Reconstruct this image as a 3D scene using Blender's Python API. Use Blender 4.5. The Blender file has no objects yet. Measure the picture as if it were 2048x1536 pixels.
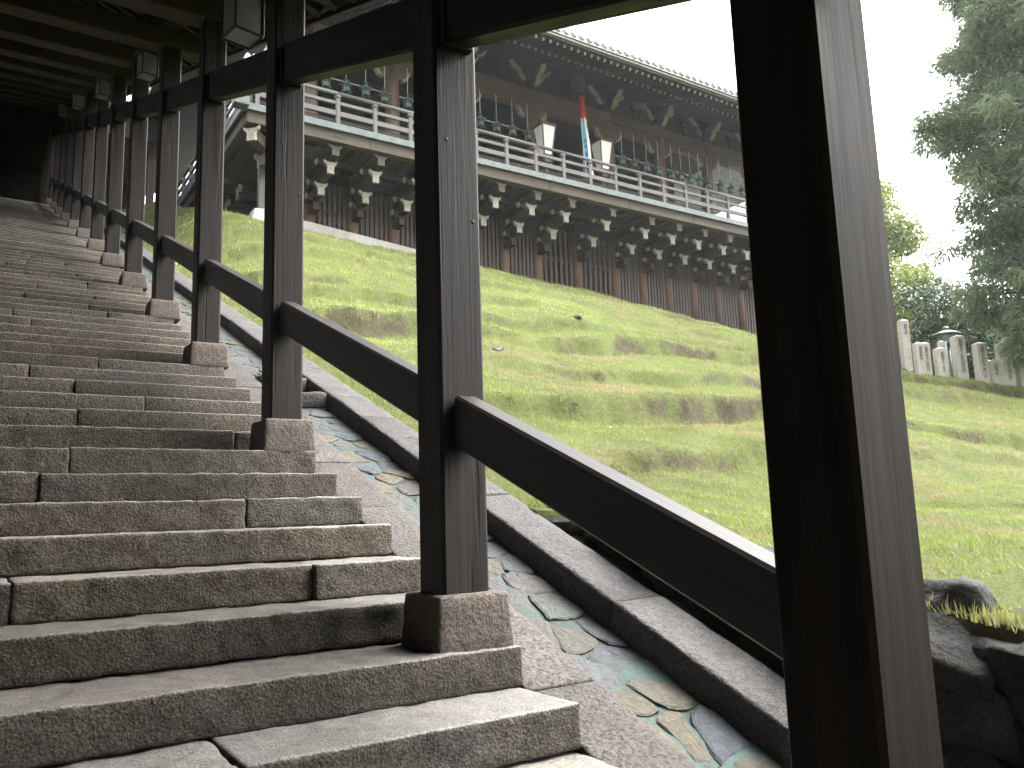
import bpy, math, random
import numpy as np
from mathutils import Matrix, Vector

random.seed(7)
RNG = np.random.default_rng(11)
SC = bpy.context.scene
COL = SC.collection

# ------------------------------------------------------------------ camera
cam_data = bpy.data.cameras.new("camera")
cam_data.sensor_width = 36.0
cam_data.lens = 36.0 * 1650.0 / 2048.0
cam_data.clip_start = 0.05
cam_data.clip_end = 2000.0
cam = bpy.data.objects.new("camera", cam_data)
COL.objects.link(cam)
RC = ((0.8378, 0.0590, 0.5428), (-0.5451, 0.1491, 0.8250), (-0.0323, -0.9871, 0.1571))
cam.matrix_world = Matrix(((RC[0][0], -RC[0][1], -RC[0][2], 0),
                           (RC[1][0], -RC[1][1], -RC[1][2], 0),
                           (RC[2][0], -RC[2][1], -RC[2][2], 0),
                           (0, 0, 0, 1)))
SC.camera = cam

# ------------------------------------------------------------------ sky, sun, exposure
SUN_EL, SUN_AZ = math.radians(52), math.radians(100)      # azimuth clockwise from +Y
world = bpy.data.worlds.new("World")
SC.world = world
world.use_nodes = True
wn = world.node_tree
wn.nodes.clear()
w_out = wn.nodes.new("ShaderNodeOutputWorld")
w_bg = wn.nodes.new("ShaderNodeBackground")
w_sky = wn.nodes.new("ShaderNodeTexSky")
w_sky.sky_type = 'NISHITA'
w_sky.sun_disc = False
w_sky.sun_elevation = SUN_EL
w_sky.sun_rotation = SUN_AZ
w_sky.air_density = 1.0
w_sky.dust_density = 4.0
w_hsv = wn.nodes.new("ShaderNodeHueSaturation")            # an overcast, colourless sky
w_hsv.inputs["Saturation"].default_value = 0.12
w_bg.inputs["Strength"].default_value = 0.15
wn.links.new(w_sky.outputs[0], w_hsv.inputs["Color"])
wn.links.new(w_hsv.outputs[0], w_bg.inputs["Color"])
wn.links.new(w_bg.outputs[0], w_out.inputs["Surface"])

sun_data = bpy.data.lights.new("sun", 'SUN')
sun_data.energy = 1.3
sun_data.angle = math.radians(45)
sun_data.color = (1.0, 0.96, 0.90)
sun = bpy.data.objects.new("sun", sun_data)
COL.objects.link(sun)
sd = Vector((math.cos(SUN_EL) * math.sin(SUN_AZ), math.cos(SUN_EL) * math.cos(SUN_AZ), math.sin(SUN_EL)))
sun.rotation_euler = sd.to_track_quat('Z', 'Y').to_euler()

SC.view_settings.view_transform = 'Standard'
SC.view_settings.look = 'None'
SC.view_settings.exposure = 3.02
SC.view_settings.gamma = 1.0
SC.view_settings.use_curve_mapping = False
SC.cycles.max_bounces = 8
SC.cycles.diffuse_bounces = 4
SC.cycles.glossy_bounces = 3
SC.cycles.transmission_bounces = 3
SC.cycles.caustics_reflective = False
SC.cycles.caustics_refractive = False


# ------------------------------------------------------------------ helpers
WM = {}


def add(name, me, M=None, parent=None, **props):
    """link a mesh (or None for an Empty) with world matrix M under parent"""
    o = bpy.data.objects.new(name, me)
    COL.objects.link(o)
    M = M.copy() if M is not None else Matrix.Identity(4)
    WM[o] = M
    if parent is not None:
        o.parent = parent
        o.matrix_basis = WM[parent].inverted() @ M
    else:
        o.matrix_basis = M
    for k, v in props.items():
        o[k] = v
    return o


def T(x, y, z):
    return Matrix.Translation((x, y, z))


def Rz(a):
    return Matrix.Rotation(a, 4, 'Z')


def mesh(name, verts, faces, mat, smooth=False):
    me = bpy.data.meshes.new(name)
    me.from_pydata([tuple(v) for v in verts], [], faces)
    mats = mat if isinstance(mat, (list, tuple)) else [mat]
    for m in mats:
        me.materials.append(m)
    if smooth:
        me.polygons.foreach_set("use_smooth", [True] * len(me.polygons))
    me.update()
    return me


def np_mesh(name, V, F, mat, smooth=False):
    """V (n,3) array, F (m,k) array with equal k"""
    me = bpy.data.meshes.new(name)
    V = np.asarray(V, dtype=np.float32)
    F = np.asarray(F, dtype=np.int32)
    me.vertices.add(len(V))
    me.vertices.foreach_set("co", V.ravel())
    k = F.shape[1]
    me.loops.add(F.size)
    me.loops.foreach_set("vertex_index", F.ravel())
    me.polygons.add(len(F))
    me.polygons.foreach_set("loop_start", np.arange(0, F.size, k, dtype=np.int32))
    me.polygons.foreach_set("loop_total", np.full(len(F), k, dtype=np.int32))
    if smooth:
        me.polygons.foreach_set("use_smooth", np.ones(len(F), dtype=bool))
    me.materials.append(mat)
    me.update(calc_edges=True)
    return me


CACHE = {}


def cached(key, fn):
    if key not in CACHE:
        CACHE[key] = fn()
    return CACHE[key]


def cbox_geo(sx, sy, sz, b):
    """chamfered box centred on the origin: verts, faces"""
    hx, hy, hz = sx / 2, sy / 2, sz / 2
    b = min(b, hx * .9, hy * .9, hz * .9)
    V, ix = [], {}
    for i in (-1, 1):
        for j in (-1, 1):
            for k in (-1, 1):
                for a in range(3):
                    p = [i * hx, j * hy, k * hz]
                    for c in range(3):
                        if c != a:
                            p[c] -= (i, j, k)[c] * b
                    ix[(i, j, k, a)] = len(V)
                    V.append(tuple(p))
    F = []
    for a in range(3):
        o1, o2 = (a + 1) % 3, (a + 2) % 3
        for s in (-1, 1):
            q = []
            for (u, v) in ((-1, -1), (1, -1), (1, 1), (-1, 1)):
                t = [0, 0, 0]
                t[a], t[o1], t[o2] = s, u, v
                q.append(ix[(t[0], t[1], t[2], a)])
            F.append(q if s > 0 else q[::-1])
        # edges parallel to axis a
        for (u, v) in ((-1, -1), (1, -1), (1, 1), (-1, 1)):
            t0 = [0, 0, 0]
            t1 = [0, 0, 0]
            t0[a], t1[a] = -1, 1
            t0[o1] = t1[o1] = u
            t0[o2] = t1[o2] = v
            q = [ix[tuple(t0) + (o1,)], ix[tuple(t1) + (o1,)], ix[tuple(t1) + (o2,)], ix[tuple(t0) + (o2,)]]
            F.append(q if u * v < 0 else q[::-1])
    for i in (-1, 1):
        for j in (-1, 1):
            for k in (-1, 1):
                q = [ix[(i, j, k, 0)], ix[(i, j, k, 1)], ix[(i, j, k, 2)]]
                F.append(q if i * j * k > 0 else q[::-1])
    return V, F


def cbox(sx, sy, sz, mat, b=.008):
    key = ('cbox', round(sx, 4), round(sy, 4), round(sz, 4), round(b, 4), mat.name)

    def mk():
        V, F = cbox_geo(sx, sy, sz, b)
        return mesh("box", V, F, mat)
    return cached(key, mk)


def box(name, x0, x1, y0, y1, z0, z1, mat, parent, b=.008, **pr):
    """upright box; the wood grain runs along local Z, so the box is turned so that its longest side is Z"""
    dx, dy, dz = x1 - x0, y1 - y0, z1 - z0
    c = T((x0 + x1) / 2, (y0 + y1) / 2, (z0 + z1) / 2)
    if dz >= dx and dz >= dy:
        return add(name, cbox(dx, dy, dz, mat, b), c, parent, **pr)
    if dx >= dy:      # local Z -> world X
        M = c @ Matrix(((0, 0, 1, 0), (1, 0, 0, 0), (0, 1, 0, 0), (0, 0, 0, 1)))
        return add(name, cbox(dy, dz, dx, mat, b), M, parent, **pr)
    M = c @ Matrix(((1, 0, 0, 0), (0, 0, 1, 0), (0, -1, 0, 0), (0, 0, 0, 1)))
    return add(name, cbox(dx, dz, dy, mat, b), M, parent, **pr)


def frame_to(p0, p1, up=(0, 0, 1)):
    p0, p1 = Vector(p0), Vector(p1)
    z = (p1 - p0)
    L = z.length
    z.normalize()
    x = Vector(up).cross(z)
    if x.length < 1e-4:
        x = Vector((1, 0, 0)).cross(z)
    x.normalize()
    y = z.cross(x)
    c = (p0 + p1) / 2
    return Matrix(((x.x, y.x, z.x, c.x), (x.y, y.y, z.y, c.y), (x.z, y.z, z.z, c.z), (0, 0, 0, 1))), L


def beam(name, p0, p1, w, h, mat, parent, b=.008, **pr):
    M, L = frame_to(p0, p1)
    return add(name, cbox(w, h, L, mat, b), M, parent, **pr)


def lathe_geo(prof, n, ang0=0.0):
    """prof list of (r,z)"""
    V, F = [], []
    for (r, z) in prof:
        for i in range(n):
            a = ang0 + 2 * math.pi * i / n
            V.append((r * math.cos(a), r * math.sin(a), z))
    for j in range(len(prof) - 1):
        for i in range(n):
            F.append([j * n + i, j * n + (i + 1) % n, (j + 1) * n + (i + 1) % n, (j + 1) * n + i])
    F.append(list(range(n))[::-1])
    F.append([(len(prof) - 1) * n + i for i in range(n)])
    return V, F


def lathe(name, prof, n, mat, smooth=True):
    V, F = lathe_geo(prof, n)
    return mesh(name, V, F, mat, smooth)


def rod(name, p0, p1, r, mat, parent, n=8):
    M, L = frame_to(p0, p1)
    me = cached(('rod', round(L, 4), round(r, 4), mat.name, n), lambda: lathe("rod", [(r, -L / 2), (r, L / 2)], n, mat, True))
    return add(name, me, M, parent)


def prism(poly, d0, d1, axes='xz'):
    """extrude a polygon given in two axes along the third, d0..d1"""
    V = []
    for d in (d0, d1):
        for (u, v) in poly:
            V.append((u, d, v) if axes == 'xz' else ((d, u, v) if axes == 'yz' else (u, v, d)))
    n = len(poly)
    F = [list(range(n)), [n + i for i in range(n)][::-1]]
    for i in range(n):
        F.append([i, n + i, n + (i + 1) % n, (i + 1) % n])
    return V, F


def join_geo(parts):
    V, F = [], []
    for (v, f) in parts:
        o = len(V)
        V += list(v)
        F += [[i + o for i in q] for q in f]
    return V, F


def tube_geo(pts, r, n=8, r1=None):
    """polyline tube with radius from r to r1"""
    pts = [Vector(p) for p in pts]
    V, F = [], []
    m = len(pts)
    r1 = r if r1 is None else r1
    for i, p in enumerate(pts):
        d = (pts[min(i + 1, m - 1)] - pts[max(i - 1, 0)])
        d.normalize()
        a = d.orthogonal().normalized() if abs(d.z) > .9 else Vector((0, 0, 1)).cross(d).normalized()
        if abs(d.z) > .9:
            a = Vector((1, 0, 0)) - d * d.x
            a.normalize()
        b = d.cross(a)
        rr = r + (r1 - r) * i / max(1, m - 1)
        for k in range(n):
            t = 2 * math.pi * k / n
            V.append(tuple(p + a * (math.cos(t) * rr) + b * (math.sin(t) * rr)))
    for i in range(m - 1):
        for k in range(n):
            F.append([i * n + k, i * n + (k + 1) % n, (i + 1) * n + (k + 1) % n, (i + 1) * n + k])
    F.append(list(range(n))[::-1])
    F.append([(m - 1) * n + k for k in range(n)])
    return V, F


# value noise -------------------------------------------------------
_NT = RNG.random(4096)


def _h(ix, iy, iz):
    return _NT[(ix * 374761393 + iy * 668265263 + iz * 2147483647 // 7 * 31 + iz * 1274126177) % 4096]


def vnoise(p):
    p = np.asarray(p, dtype=np.float64)
    i = np.floor(p).astype(np.int64)
    f = p - i
    f = f * f * (3 - 2 * f)
    x, y, z = i[..., 0], i[..., 1], i[..., 2]
    fx, fy, fz = f[..., 0], f[..., 1], f[..., 2]
    r = 0
    for dx in (0, 1):
        wx = fx if dx else 1 - fx
        for dy in (0, 1):
            wy = fy if dy else 1 - fy
            for dz in (0, 1):
                wz = fz if dz else 1 - fz
                r = r + wx * wy * wz * _h(x + dx, y + dy, z + dz)
    return r


def fbm(p, oct=3):
    a, s, t = 1.0, 0.0, 0.0
    p = np.asarray(p, dtype=np.float64)
    for k in range(oct):
        s = s + a * vnoise(p * (2 ** k) + 17.3 * k)
        t += a
        a *= .5
    return s / t


def sstep(a, b, x):
    t = np.clip((x - a) / (b - a), 0, 1)
    return t * t * (3 - 2 * t)


def lattice(nx, ny, nz):
    """surface grid of a box: integer coords and quads"""
    def mk():
        ix, P = {}, []

        def vid(i, j, k):
            if (i, j, k) not in ix:
                ix[(i, j, k)] = len(P)
                P.append((i, j, k))
            return ix[(i, j, k)]
        F = []
        for i in range(nx):
            for j in range(ny):
                F.append([vid(i, j, 0), vid(i, j + 1, 0), vid(i + 1, j + 1, 0), vid(i + 1, j, 0)])
                F.append([vid(i, j, nz), vid(i + 1, j, nz), vid(i + 1, j + 1, nz), vid(i, j + 1, nz)])
        for i in range(nx):
            for k in range(nz):
                F.append([vid(i, 0, k), vid(i + 1, 0, k), vid(i + 1, 0, k + 1), vid(i, 0, k + 1)])
                F.append([vid(i, ny, k), vid(i, ny, k + 1), vid(i + 1, ny, k + 1), vid(i + 1, ny, k)])
        for j in range(ny):
            for k in range(nz):
                F.append([vid(0, j, k), vid(0, j, k + 1), vid(0, j + 1, k + 1), vid(0, j + 1, k)])
                F.append([vid(nx, j, k), vid(nx, j + 1, k), vid(nx, j + 1, k + 1), vid(nx, j, k + 1)])
        return np.array(P), np.array(F, dtype=np.int32)
    return cached(('lat', nx, ny, nz), mk)


def axis_pos(n, h, r):
    return np.concatenate([[-h], np.linspace(-h + r, h - r, n - 1), [h]])


def facet_rock(name, sx, sy, sz, mat, seed, cuts=14):
    """broken boulder: an ellipsoid cut by random planes, then roughened"""
    r = np.random.default_rng(seed)
    P, F = lattice(14, 14, 14)
    p = P / 7.0 - 1.0
    p = p / np.maximum(np.abs(p).max(1, keepdims=True), 1e-6)
    n = p / np.linalg.norm(p, axis=1, keepdims=True)
    q = .62 * p + .55 * n
    for k in range(cuts):
        d = r.normal(size=3)
        d /= np.linalg.norm(d)
        lim = r.uniform(.74, .98)
        e = q @ d - lim
        q = q - np.maximum(e, 0)[:, None] * d
    q = q * np.array([sx, sy, sz]) / 2
    q = q + n * ((fbm(q * 9 + seed, 4) - .5) * .10 * min(sx, sy, sz) * 2)[:, None]
    return np_mesh(name, q, F, mat, True)


def rough_block(name, sx, sy, sz, nx, ny, nz, r, amp, freq, mat, taper=0.0, seed=None, smooth=True, oct=3):
    """hewn stone: rounded box with noise on its faces, centred on the origin"""
    seed = random.random() * 100 if seed is None else seed
    P, F = lattice(nx, ny, nz)
    h = np.array([sx, sy, sz]) / 2
    ax = [axis_pos(n, h[i], r) for i, n in enumerate((nx, ny, nz))]
    p = np.stack([ax[i][P[:, i]] for i in range(3)], 1)
    q = np.clip(p, -(h - r), h - r)
    d = p - q
    L = np.linalg.norm(d, axis=1, keepdims=True)
    n = d / np.maximum(L, 1e-9)
    p = q + n * r
    disp = (fbm(p * freq + seed, oct) - .5) * 2 * amp
    p = p + n * disp[:, None]
    if taper:
        s = 1 - taper * (p[:, 2] / sz + .5)
        p[:, 0] *= s
        p[:, 1] *= s
    return np_mesh(name, p, F, mat, smooth)


# ------------------------------------------------------------------ materials
def new_mat(name):
    m = bpy.data.materials.new(name)
    m.use_nodes = True
    nt = m.node_tree
    b = nt.nodes["Principled BSDF"]
    return m, nt, b


def obj_vec(nt, scale=(1, 1, 1), rnd=True):
    tc = nt.nodes.new("ShaderNodeTexCoord")
    mp = nt.nodes.new("ShaderNodeMapping")
    mp.inputs["Scale"].default_value = scale
    if rnd:
        oi = nt.nodes.new("ShaderNodeObjectInfo")
        mu = nt.nodes.new("ShaderNodeVectorMath")
        mu.operation = 'MULTIPLY'
        mu.inputs[1].default_value = (31.7, 53.1, 17.9)
        nt.links.new(oi.outputs["Random"], mu.inputs[0])
        ad = nt.nodes.new("ShaderNodeVectorMath")
        ad.operation = 'ADD'
        nt.links.new(tc.outputs["Object"], ad.inputs[0])
        nt.links.new(mu.outputs[0], ad.inputs[1])
        nt.links.new(ad.outputs[0], mp.inputs["Vector"])
    else:
        nt.links.new(tc.outputs["Object"], mp.inputs["Vector"])
    return mp.outputs[0]


def noise(nt, vec, scale, detail=4, rough=.6, dist=0.0):
    n = nt.nodes.new("ShaderNodeTexNoise")
    n.inputs["Scale"].default_value = scale
    n.inputs["Detail"].default_value = detail
    n.inputs["Roughness"].default_value = rough
    n.inputs["Distortion"].default_value = dist
    nt.links.new(vec, n.inputs["Vector"])
    return n.outputs["Fac"]


def ramp(nt, fac, stops, interp='LINEAR'):
    r = nt.nodes.new("ShaderNodeValToRGB")
    r.color_ramp.interpolation = interp
    els = r.color_ramp.elements
    while len(els) < len(stops):
        els.new(.5)
    for e, (p, c) in zip(els, stops):
        e.position = p
        e.color = (c[0], c[1], c[2], 1) if not isinstance(c, (int, float)) else (c, c, c, 1)
    nt.links.new(fac, r.inputs["Fac"])
    return r.outputs["Color"]


def mix(nt, fac, a, b, mode='MIX'):
    m = nt.nodes.new("ShaderNodeMix")
    m.data_type = 'RGBA'
    m.blend_type = mode
    ca = [s for s in m.inputs if s.name == 'A' and s.type == 'RGBA'][0]
    cb = [s for s in m.inputs if s.name == 'B' and s.type == 'RGBA'][0]
    fa = [s for s in m.inputs if s.name == 'Factor' and s.type == 'VALUE'][0]
    for s, v in ((ca, a), (cb, b), (fa, fac)):
        if hasattr(v, 'links') or hasattr(v, 'is_linked'):
            nt.links.new(v, s)
        elif isinstance(v, (int, float)):
            s.default_value = v
        else:
            s.default_value = (v[0], v[1], v[2], 1)
    return [s for s in m.outputs if s.type == 'RGBA'][0]


def bump(nt, bsdf, height, strength, dist, prev=None):
    b = nt.nodes.new("ShaderNodeBump")
    b.inputs["Strength"].default_value = strength
    b.inputs["Distance"].default_value = dist
    nt.links.new(height, b.inputs["Height"])
    if prev is not None:
        nt.links.new(prev, b.inputs["Normal"])
    nt.links.new(b.outputs[0], bsdf.inputs["Normal"])
    return b.outputs[0]


def wood(name, dark, light, worn=None, worn_amt=.45, rough=(.45, .7), grain=60, spec=.5, bump_s=.5, lo_s=5.0, lo_z=.18, k=1.0):
    """timber with the grain along local Z"""
    dark, light = [tuple(c * k for c in q) for q in (dark, light)]
    worn = tuple(c * k for c in worn) if worn is not None else None
    m, nt, b = new_mat(name)
    v = obj_vec(nt, (1, 1, .035))
    g = noise(nt, v, grain, 8, .65, .35)
    v2 = obj_vec(nt, (1, 1, lo_z))
    lo = noise(nt, v2, lo_s, 4, .6, .5)
    col = ramp(nt, g, [(.28, dark), (.72, light)])
    if worn is not None:
        wf = ramp(nt, lo, [(.5 - .18, 0), (.5 + .2, worn_amt)])
        col = mix(nt, wf, col, worn)
    crack = ramp(nt, noise(nt, v, grain * .55, 3, .5, .2), [(.26, .25), (.36, 1)])
    col = mix(nt, 1.0, col, crack, 'MULTIPLY')
    nt.links.new(col, b.inputs["Base Color"])
    rr = ramp(nt, lo, [(.3, rough[0]), (.7, rough[1])])
    nt.links.new(rr, b.inputs["Roughness"])
    b.inputs["Specular IOR Level"].default_value = spec
    p = bump(nt, b, g, bump_s, .004)
    bump(nt, b, crack, .5, .006, p)
    return m


def stone(name, c1, c2, dark, stain=None, stain_amt=.5, speck=170, rough=.75, bump_s=.6, bump_d=.012, tint_rand=.25, mid=26, k=1.0):
    c1, c2 = [tuple(c * k for c in q) for q in (c1, c2)]
    stain = tuple(c * k for c in stain) if stain is not None else None
    m, nt, b = new_mat(name)
    v = obj_vec(nt)
    big = noise(nt, v, 2.6, 4, .6)
    md = noise(nt, v, mid, 5, .65)
    fine = noise(nt, v, speck, 2, .6)
    col = ramp(nt, big, [(.3, c1), (.7, c2)])
    sp = ramp(nt, fine, [(.36, dark), (.5, (1, 1, 1)), (.64, (1.25, 1.22, 1.18))])
    col = mix(nt, .85, col, sp, 'MULTIPLY')
    mm = ramp(nt, md, [(.3, .45), (.55, 1.0)])
    col = mix(nt, .75, col, mm, 'MULTIPLY')
    if stain is not None:
        sf = ramp(nt, noise(nt, v, 4.2, 6, .7, .5), [(.46, 0), (.66, stain_amt)])
        col = mix(nt, sf, col, stain)
    if tint_rand:
        oi = nt.nodes.new("ShaderNodeObjectInfo")
        tr = ramp(nt, oi.outputs["Random"], [(0, 1 - tint_rand), (1, 1 + tint_rand * .4)])
        col = mix(nt, 1.0, col, tr, 'MULTIPLY')
    nt.links.new(col, b.inputs["Base Color"])
    b.inputs["Roughness"].default_value = rough
    b.inputs["Specular IOR Level"].default_value = .12
    p = bump(nt, b, md, bump_s, bump_d)
    bump(nt, b, fine, bump_s * .6, .004, p)
    return m


def plain(name, c, rough=.6, metallic=0.0, var=.25, scale=9, c2=None):
    m, nt, b = new_mat(name)
    v = obj_vec(nt)
    f = noise(nt, v, scale, 5, .65)
    c2 = c2 if c2 is not None else tuple(x * (1 - var) for x in c)
    col = ramp(nt, f, [(.35, c2), (.62, c)])
    nt.links.new(col, b.inputs["Base Color"])
    b.inputs["Roughness"].default_value = rough
    b.inputs["Metallic"].default_value = metallic
    bump(nt, b, f, .25, .004)
    return m


def step_stone():
    """granite step: rough risers and foot-worn polished treads, shade and light painted into their colours"""
    m, nt, b = new_mat("step_granite")
    v = obj_vec(nt)
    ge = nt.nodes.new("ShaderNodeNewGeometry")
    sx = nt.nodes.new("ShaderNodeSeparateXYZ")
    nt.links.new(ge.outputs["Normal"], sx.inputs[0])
    lit_wear = ramp(nt, sx.outputs["Z"], [(.45, 0), (.8, 1)])
    big = noise(nt, v, 2.2, 4, .6)
    md = noise(nt, v, 36, 5, .7)
    vo = nt.nodes.new("ShaderNodeTexVoronoi")
    vo.inputs["Scale"].default_value = 95
    nt.links.new(v, vo.inputs["Vector"])
    fine = noise(nt, v, 150, 2, .6)
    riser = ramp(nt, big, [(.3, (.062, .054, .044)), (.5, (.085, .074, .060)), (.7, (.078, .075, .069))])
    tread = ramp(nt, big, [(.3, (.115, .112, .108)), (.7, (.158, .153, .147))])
    col = mix(nt, lit_wear, riser, tread)  # upward faces coloured lighter, imitating light falling on the treads
    sp = ramp(nt, fine, [(.36, (.30, .28, .26)), (.5, (1, 1, 1)), (.64, (1.9, 1.75, 1.55))])
    col = mix(nt, .8, col, sp, 'MULTIPLY')
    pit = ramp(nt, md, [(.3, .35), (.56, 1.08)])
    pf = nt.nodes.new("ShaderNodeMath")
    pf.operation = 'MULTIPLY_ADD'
    nt.links.new(lit_wear, pf.inputs[0])
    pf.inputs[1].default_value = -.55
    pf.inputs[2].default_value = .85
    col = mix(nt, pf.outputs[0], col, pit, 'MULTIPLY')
    st = ramp(nt, noise(nt, v, 4.2, 6, .7, .5), [(.5, 0), (.7, .5)])
    col = mix(nt, st, col, (.045, .040, .033))
    oi = nt.nodes.new("ShaderNodeObjectInfo")
    col = mix(nt, 1.0, col, ramp(nt, oi.outputs["Random"], [(0, (.72, .70, .66)), (.5, (.95, .95, .97)), (1, (1.12, 1.08, 1.0))]), 'MULTIPLY')
    nt.links.new(col, b.inputs["Base Color"])
    b.inputs["Specular IOR Level"].default_value = .3
    rr = ramp(nt, lit_wear, [(0, .85), (1, .45)])
    nt.links.new(rr, b.inputs["Roughness"])
    hm = nt.nodes.new("ShaderNodeMath")
    hm.operation = 'MULTIPLY_ADD'
    nt.links.new(vo.outputs["Distance"], hm.inputs[0])
    hm.inputs[1].default_value = .35
    nt.links.new(noise(nt, v, 48, 6, .75, .6), hm.inputs[2])
    bs = nt.nodes.new("ShaderNodeBump")
    nt.links.new(pf.outputs[0], bs.inputs["Strength"])
    bs.inputs["Distance"].default_value = .030
    nt.links.new(hm.outputs[0], bs.inputs["Height"])
    bump(nt, b, fine, .45, .004, bs.outputs[0])
    return m


M_POST = wood("walkway_timber", (.0065, .0045, .0037), (.022, .0145, .0115), (.062, .051, .046), .8, (.40, .66), 60, .16, .6, 11, .05, k=0.38)
M_POST2 = wood("near_post_timber", (.013, .0088, .0058), (.038, .025, .0155), (.017, .013, .010), .7, (.5, .7), 26, .08, .5, 6, .1, k=0.5)
M_RAIL = wood("handrail_timber", (.010, .008, .0065), (.028, .023, .019), (.055, .050, .046), .6, (.34, .52), 60, .2, .5, 8, .06, k=0.62)
M_BEAM = wood("beam_timber", (.007, .0055, .0045), (.019, .015, .0125), (.032, .028, .026), .4, (.45, .65), 55, .15, .5, k=0.6)
M_RAFT = wood("rafter_timber", (.022, .015, .010), (.050, .036, .025), (.045, .038, .032), .4, (.6, .8), 50, .3, .5, k=0.75)
M_CEIL = wood("roof_board_timber", (.010, .007, .005), (.022, .016, .012), None, 0, (.6, .8), 40, .3, .4)
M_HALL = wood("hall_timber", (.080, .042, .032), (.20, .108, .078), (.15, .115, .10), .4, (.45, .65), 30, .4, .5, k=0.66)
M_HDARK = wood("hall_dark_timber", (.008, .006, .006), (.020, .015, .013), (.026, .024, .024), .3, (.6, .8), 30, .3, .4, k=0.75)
M_LATT = wood("lattice_timber", (.038, .026, .019), (.12, .082, .062), (.12, .10, .09), .5, (.55, .8), 30, .35, .5, k=0.62)
M_LPOST = wood("lattice_post_timber", (.040, .026, .019), (.12, .075, .050), (.19, .095, .05), .6, (.55, .75), 24, .35, .5, k=0.75)
M_GREY = wood("weathered_rail_timber", (.13, .118, .11), (.30, .283, .27), (.25, .245, .245), .5, (.6, .8), 40, .35, .5, k=0.52)
M_PALE = wood("weathered_beam_timber", (.065, .048, .032), (.18, .14, .10), (.15, .135, .115), .5, (.6, .85), 30, .3, .5, k=0.55)
M_ARM = wood("bracket_timber", (.020, .014, .010), (.062, .045, .033), (.06, .052, .045), .4, (.6, .85), 30, .3, .5, k=0.62)
M_WHITE = plain("aged_white_paint", (.36, .345, .30), .75, 0, .3, 14, (.20, .18, .145))
M_COPPER = plain("verdigris_copper", (.10, .12, .12), .55, 0, .3, 5, (.05, .075, .072))
M_BRONZE = plain("green_bronze", (.13, .18, .16), .5, .2, .4, 16, (.05, .078, .07))
M_IRON = plain("dark_iron", (.05, .05, .052), .5, .5, .3)
M_RODW = plain("pale_rod_metal", (.62, .62, .60), .4, .2, .2)
M_PAPER = plain("lantern_paper", (.86, .85, .81), .8, 0, .08, 6)
M_GLASS = plain("frosted_lantern_glass", (.17, .18, .165), .35, 0, .15, 6)
M_BLACK = plain("black_lacquer", (.012, .012, .013), .45, 0, .2)
M_INK = plain("ink", (.035, .032, .030), .8, 0, .2)
M_TILE = plain("grey_roof_tile", (.40, .41, .42), .5, 0, .35, 12, (.24, .245, .25))
M_RED = plain("red_cloth", (.55, .035, .035), .85, 0, .35, 10)
M_YEL = plain("yellow_cloth", (.74, .66, .34), .85, 0, .15, 10)
M_WCL = plain("white_cloth", (.76, .75, .70), .85, 0, .12, 10)
M_BLUE = plain("blue_cloth", (.09, .40, .56), .85, 0, .2, 10)
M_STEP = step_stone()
M_COPE = stone("coping_granite", (.105, .094, .088), (.15, .137, .128), (.22, .20, .20), (.075, .067, .058), .5, 75, .6, 1.0, .016, .2, 40, k=0.62)
M_KERB = stone("kerb_granite", (.105, .100, .101), (.155, .147, .147), (.35, .33, .33), (.055, .050, .043), .6, 110, .55, .9, .02, .2, 34, k=0.62)
M_FOOT = stone("footing_granite", (.125, .102, .088), (.175, .148, .128), (.35, .32, .3), (.08, .066, .056), .5, 130, .7, .8, .012, .2, 40, k=0.68)
M_BOULD = stone("dark_boulder", (.026, .025, .024), (.06, .057, .055), (.55, .5, .48), (.045, .047, .035), .5, 60, .75, .8, .03, .3, 9, k=0.85)
M_MORT = stone("stair_mortar", (.06, .056, .05), (.095, .09, .082), (.6, .58, .55), None, .5, 120, .85, .5, .008, 0, k=0.7)
M_PLINTH = stone("plinth_stone", (.40, .38, .35), (.50, .48, .45), (.75, .73, .7), (.35, .32, .27), .4, 90, .8, .3, .006, .1)
M_PIL = stone("pillar_granite", (.46, .44, .40), (.58, .555, .51), (.75, .73, .71), (.40, .38, .31), .4, 90, .8, .3, .006, .3)


def gutter_stone():
    m, nt, b = new_mat("gutter_stone")
    v = obj_vec(nt)
    oi = nt.nodes.new("ShaderNodeObjectInfo")
    col = ramp(nt, oi.outputs["Random"], [(0, (.060, .067, .079)), (.22, (.088, .091, .097)), (.36, (.092, .083, .065)), (.5, (.068, .073, .080)),
                                          (.62, (.108, .094, .068)), (.75, (.086, .078, .074)), (.88, (.075, .082, .073)), (.96, (.10, .089, .071))], 'CONSTANT')
    md = noise(nt, v, 20, 6, .7, .4)
    col = mix(nt, .8, col, ramp(nt, md, [(.3, .5), (.6, 1.1)]), 'MULTIPLY')
    col = mix(nt, .6, col, ramp(nt, noise(nt, v, 130, 2), [(.35, .6), (.6, 1.15)]), 'MULTIPLY')
    # damp green mineral film
    film = ramp(nt, noise(nt, v, 6, 5, .7), [(.5, 0), (.7, .45)])
    col = mix(nt, film, col, (.062, .077, .064))
    col = mix(nt, 1.0, col, (.72, .72, .72), 'MULTIPLY')
    nt.links.new(col, b.inputs["Base Color"])
    b.inputs["Roughness"].default_value = .6
    b.inputs["Specular IOR Level"].default_value = .15
    bump(nt, b, md, .8, .02)
    return m


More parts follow.
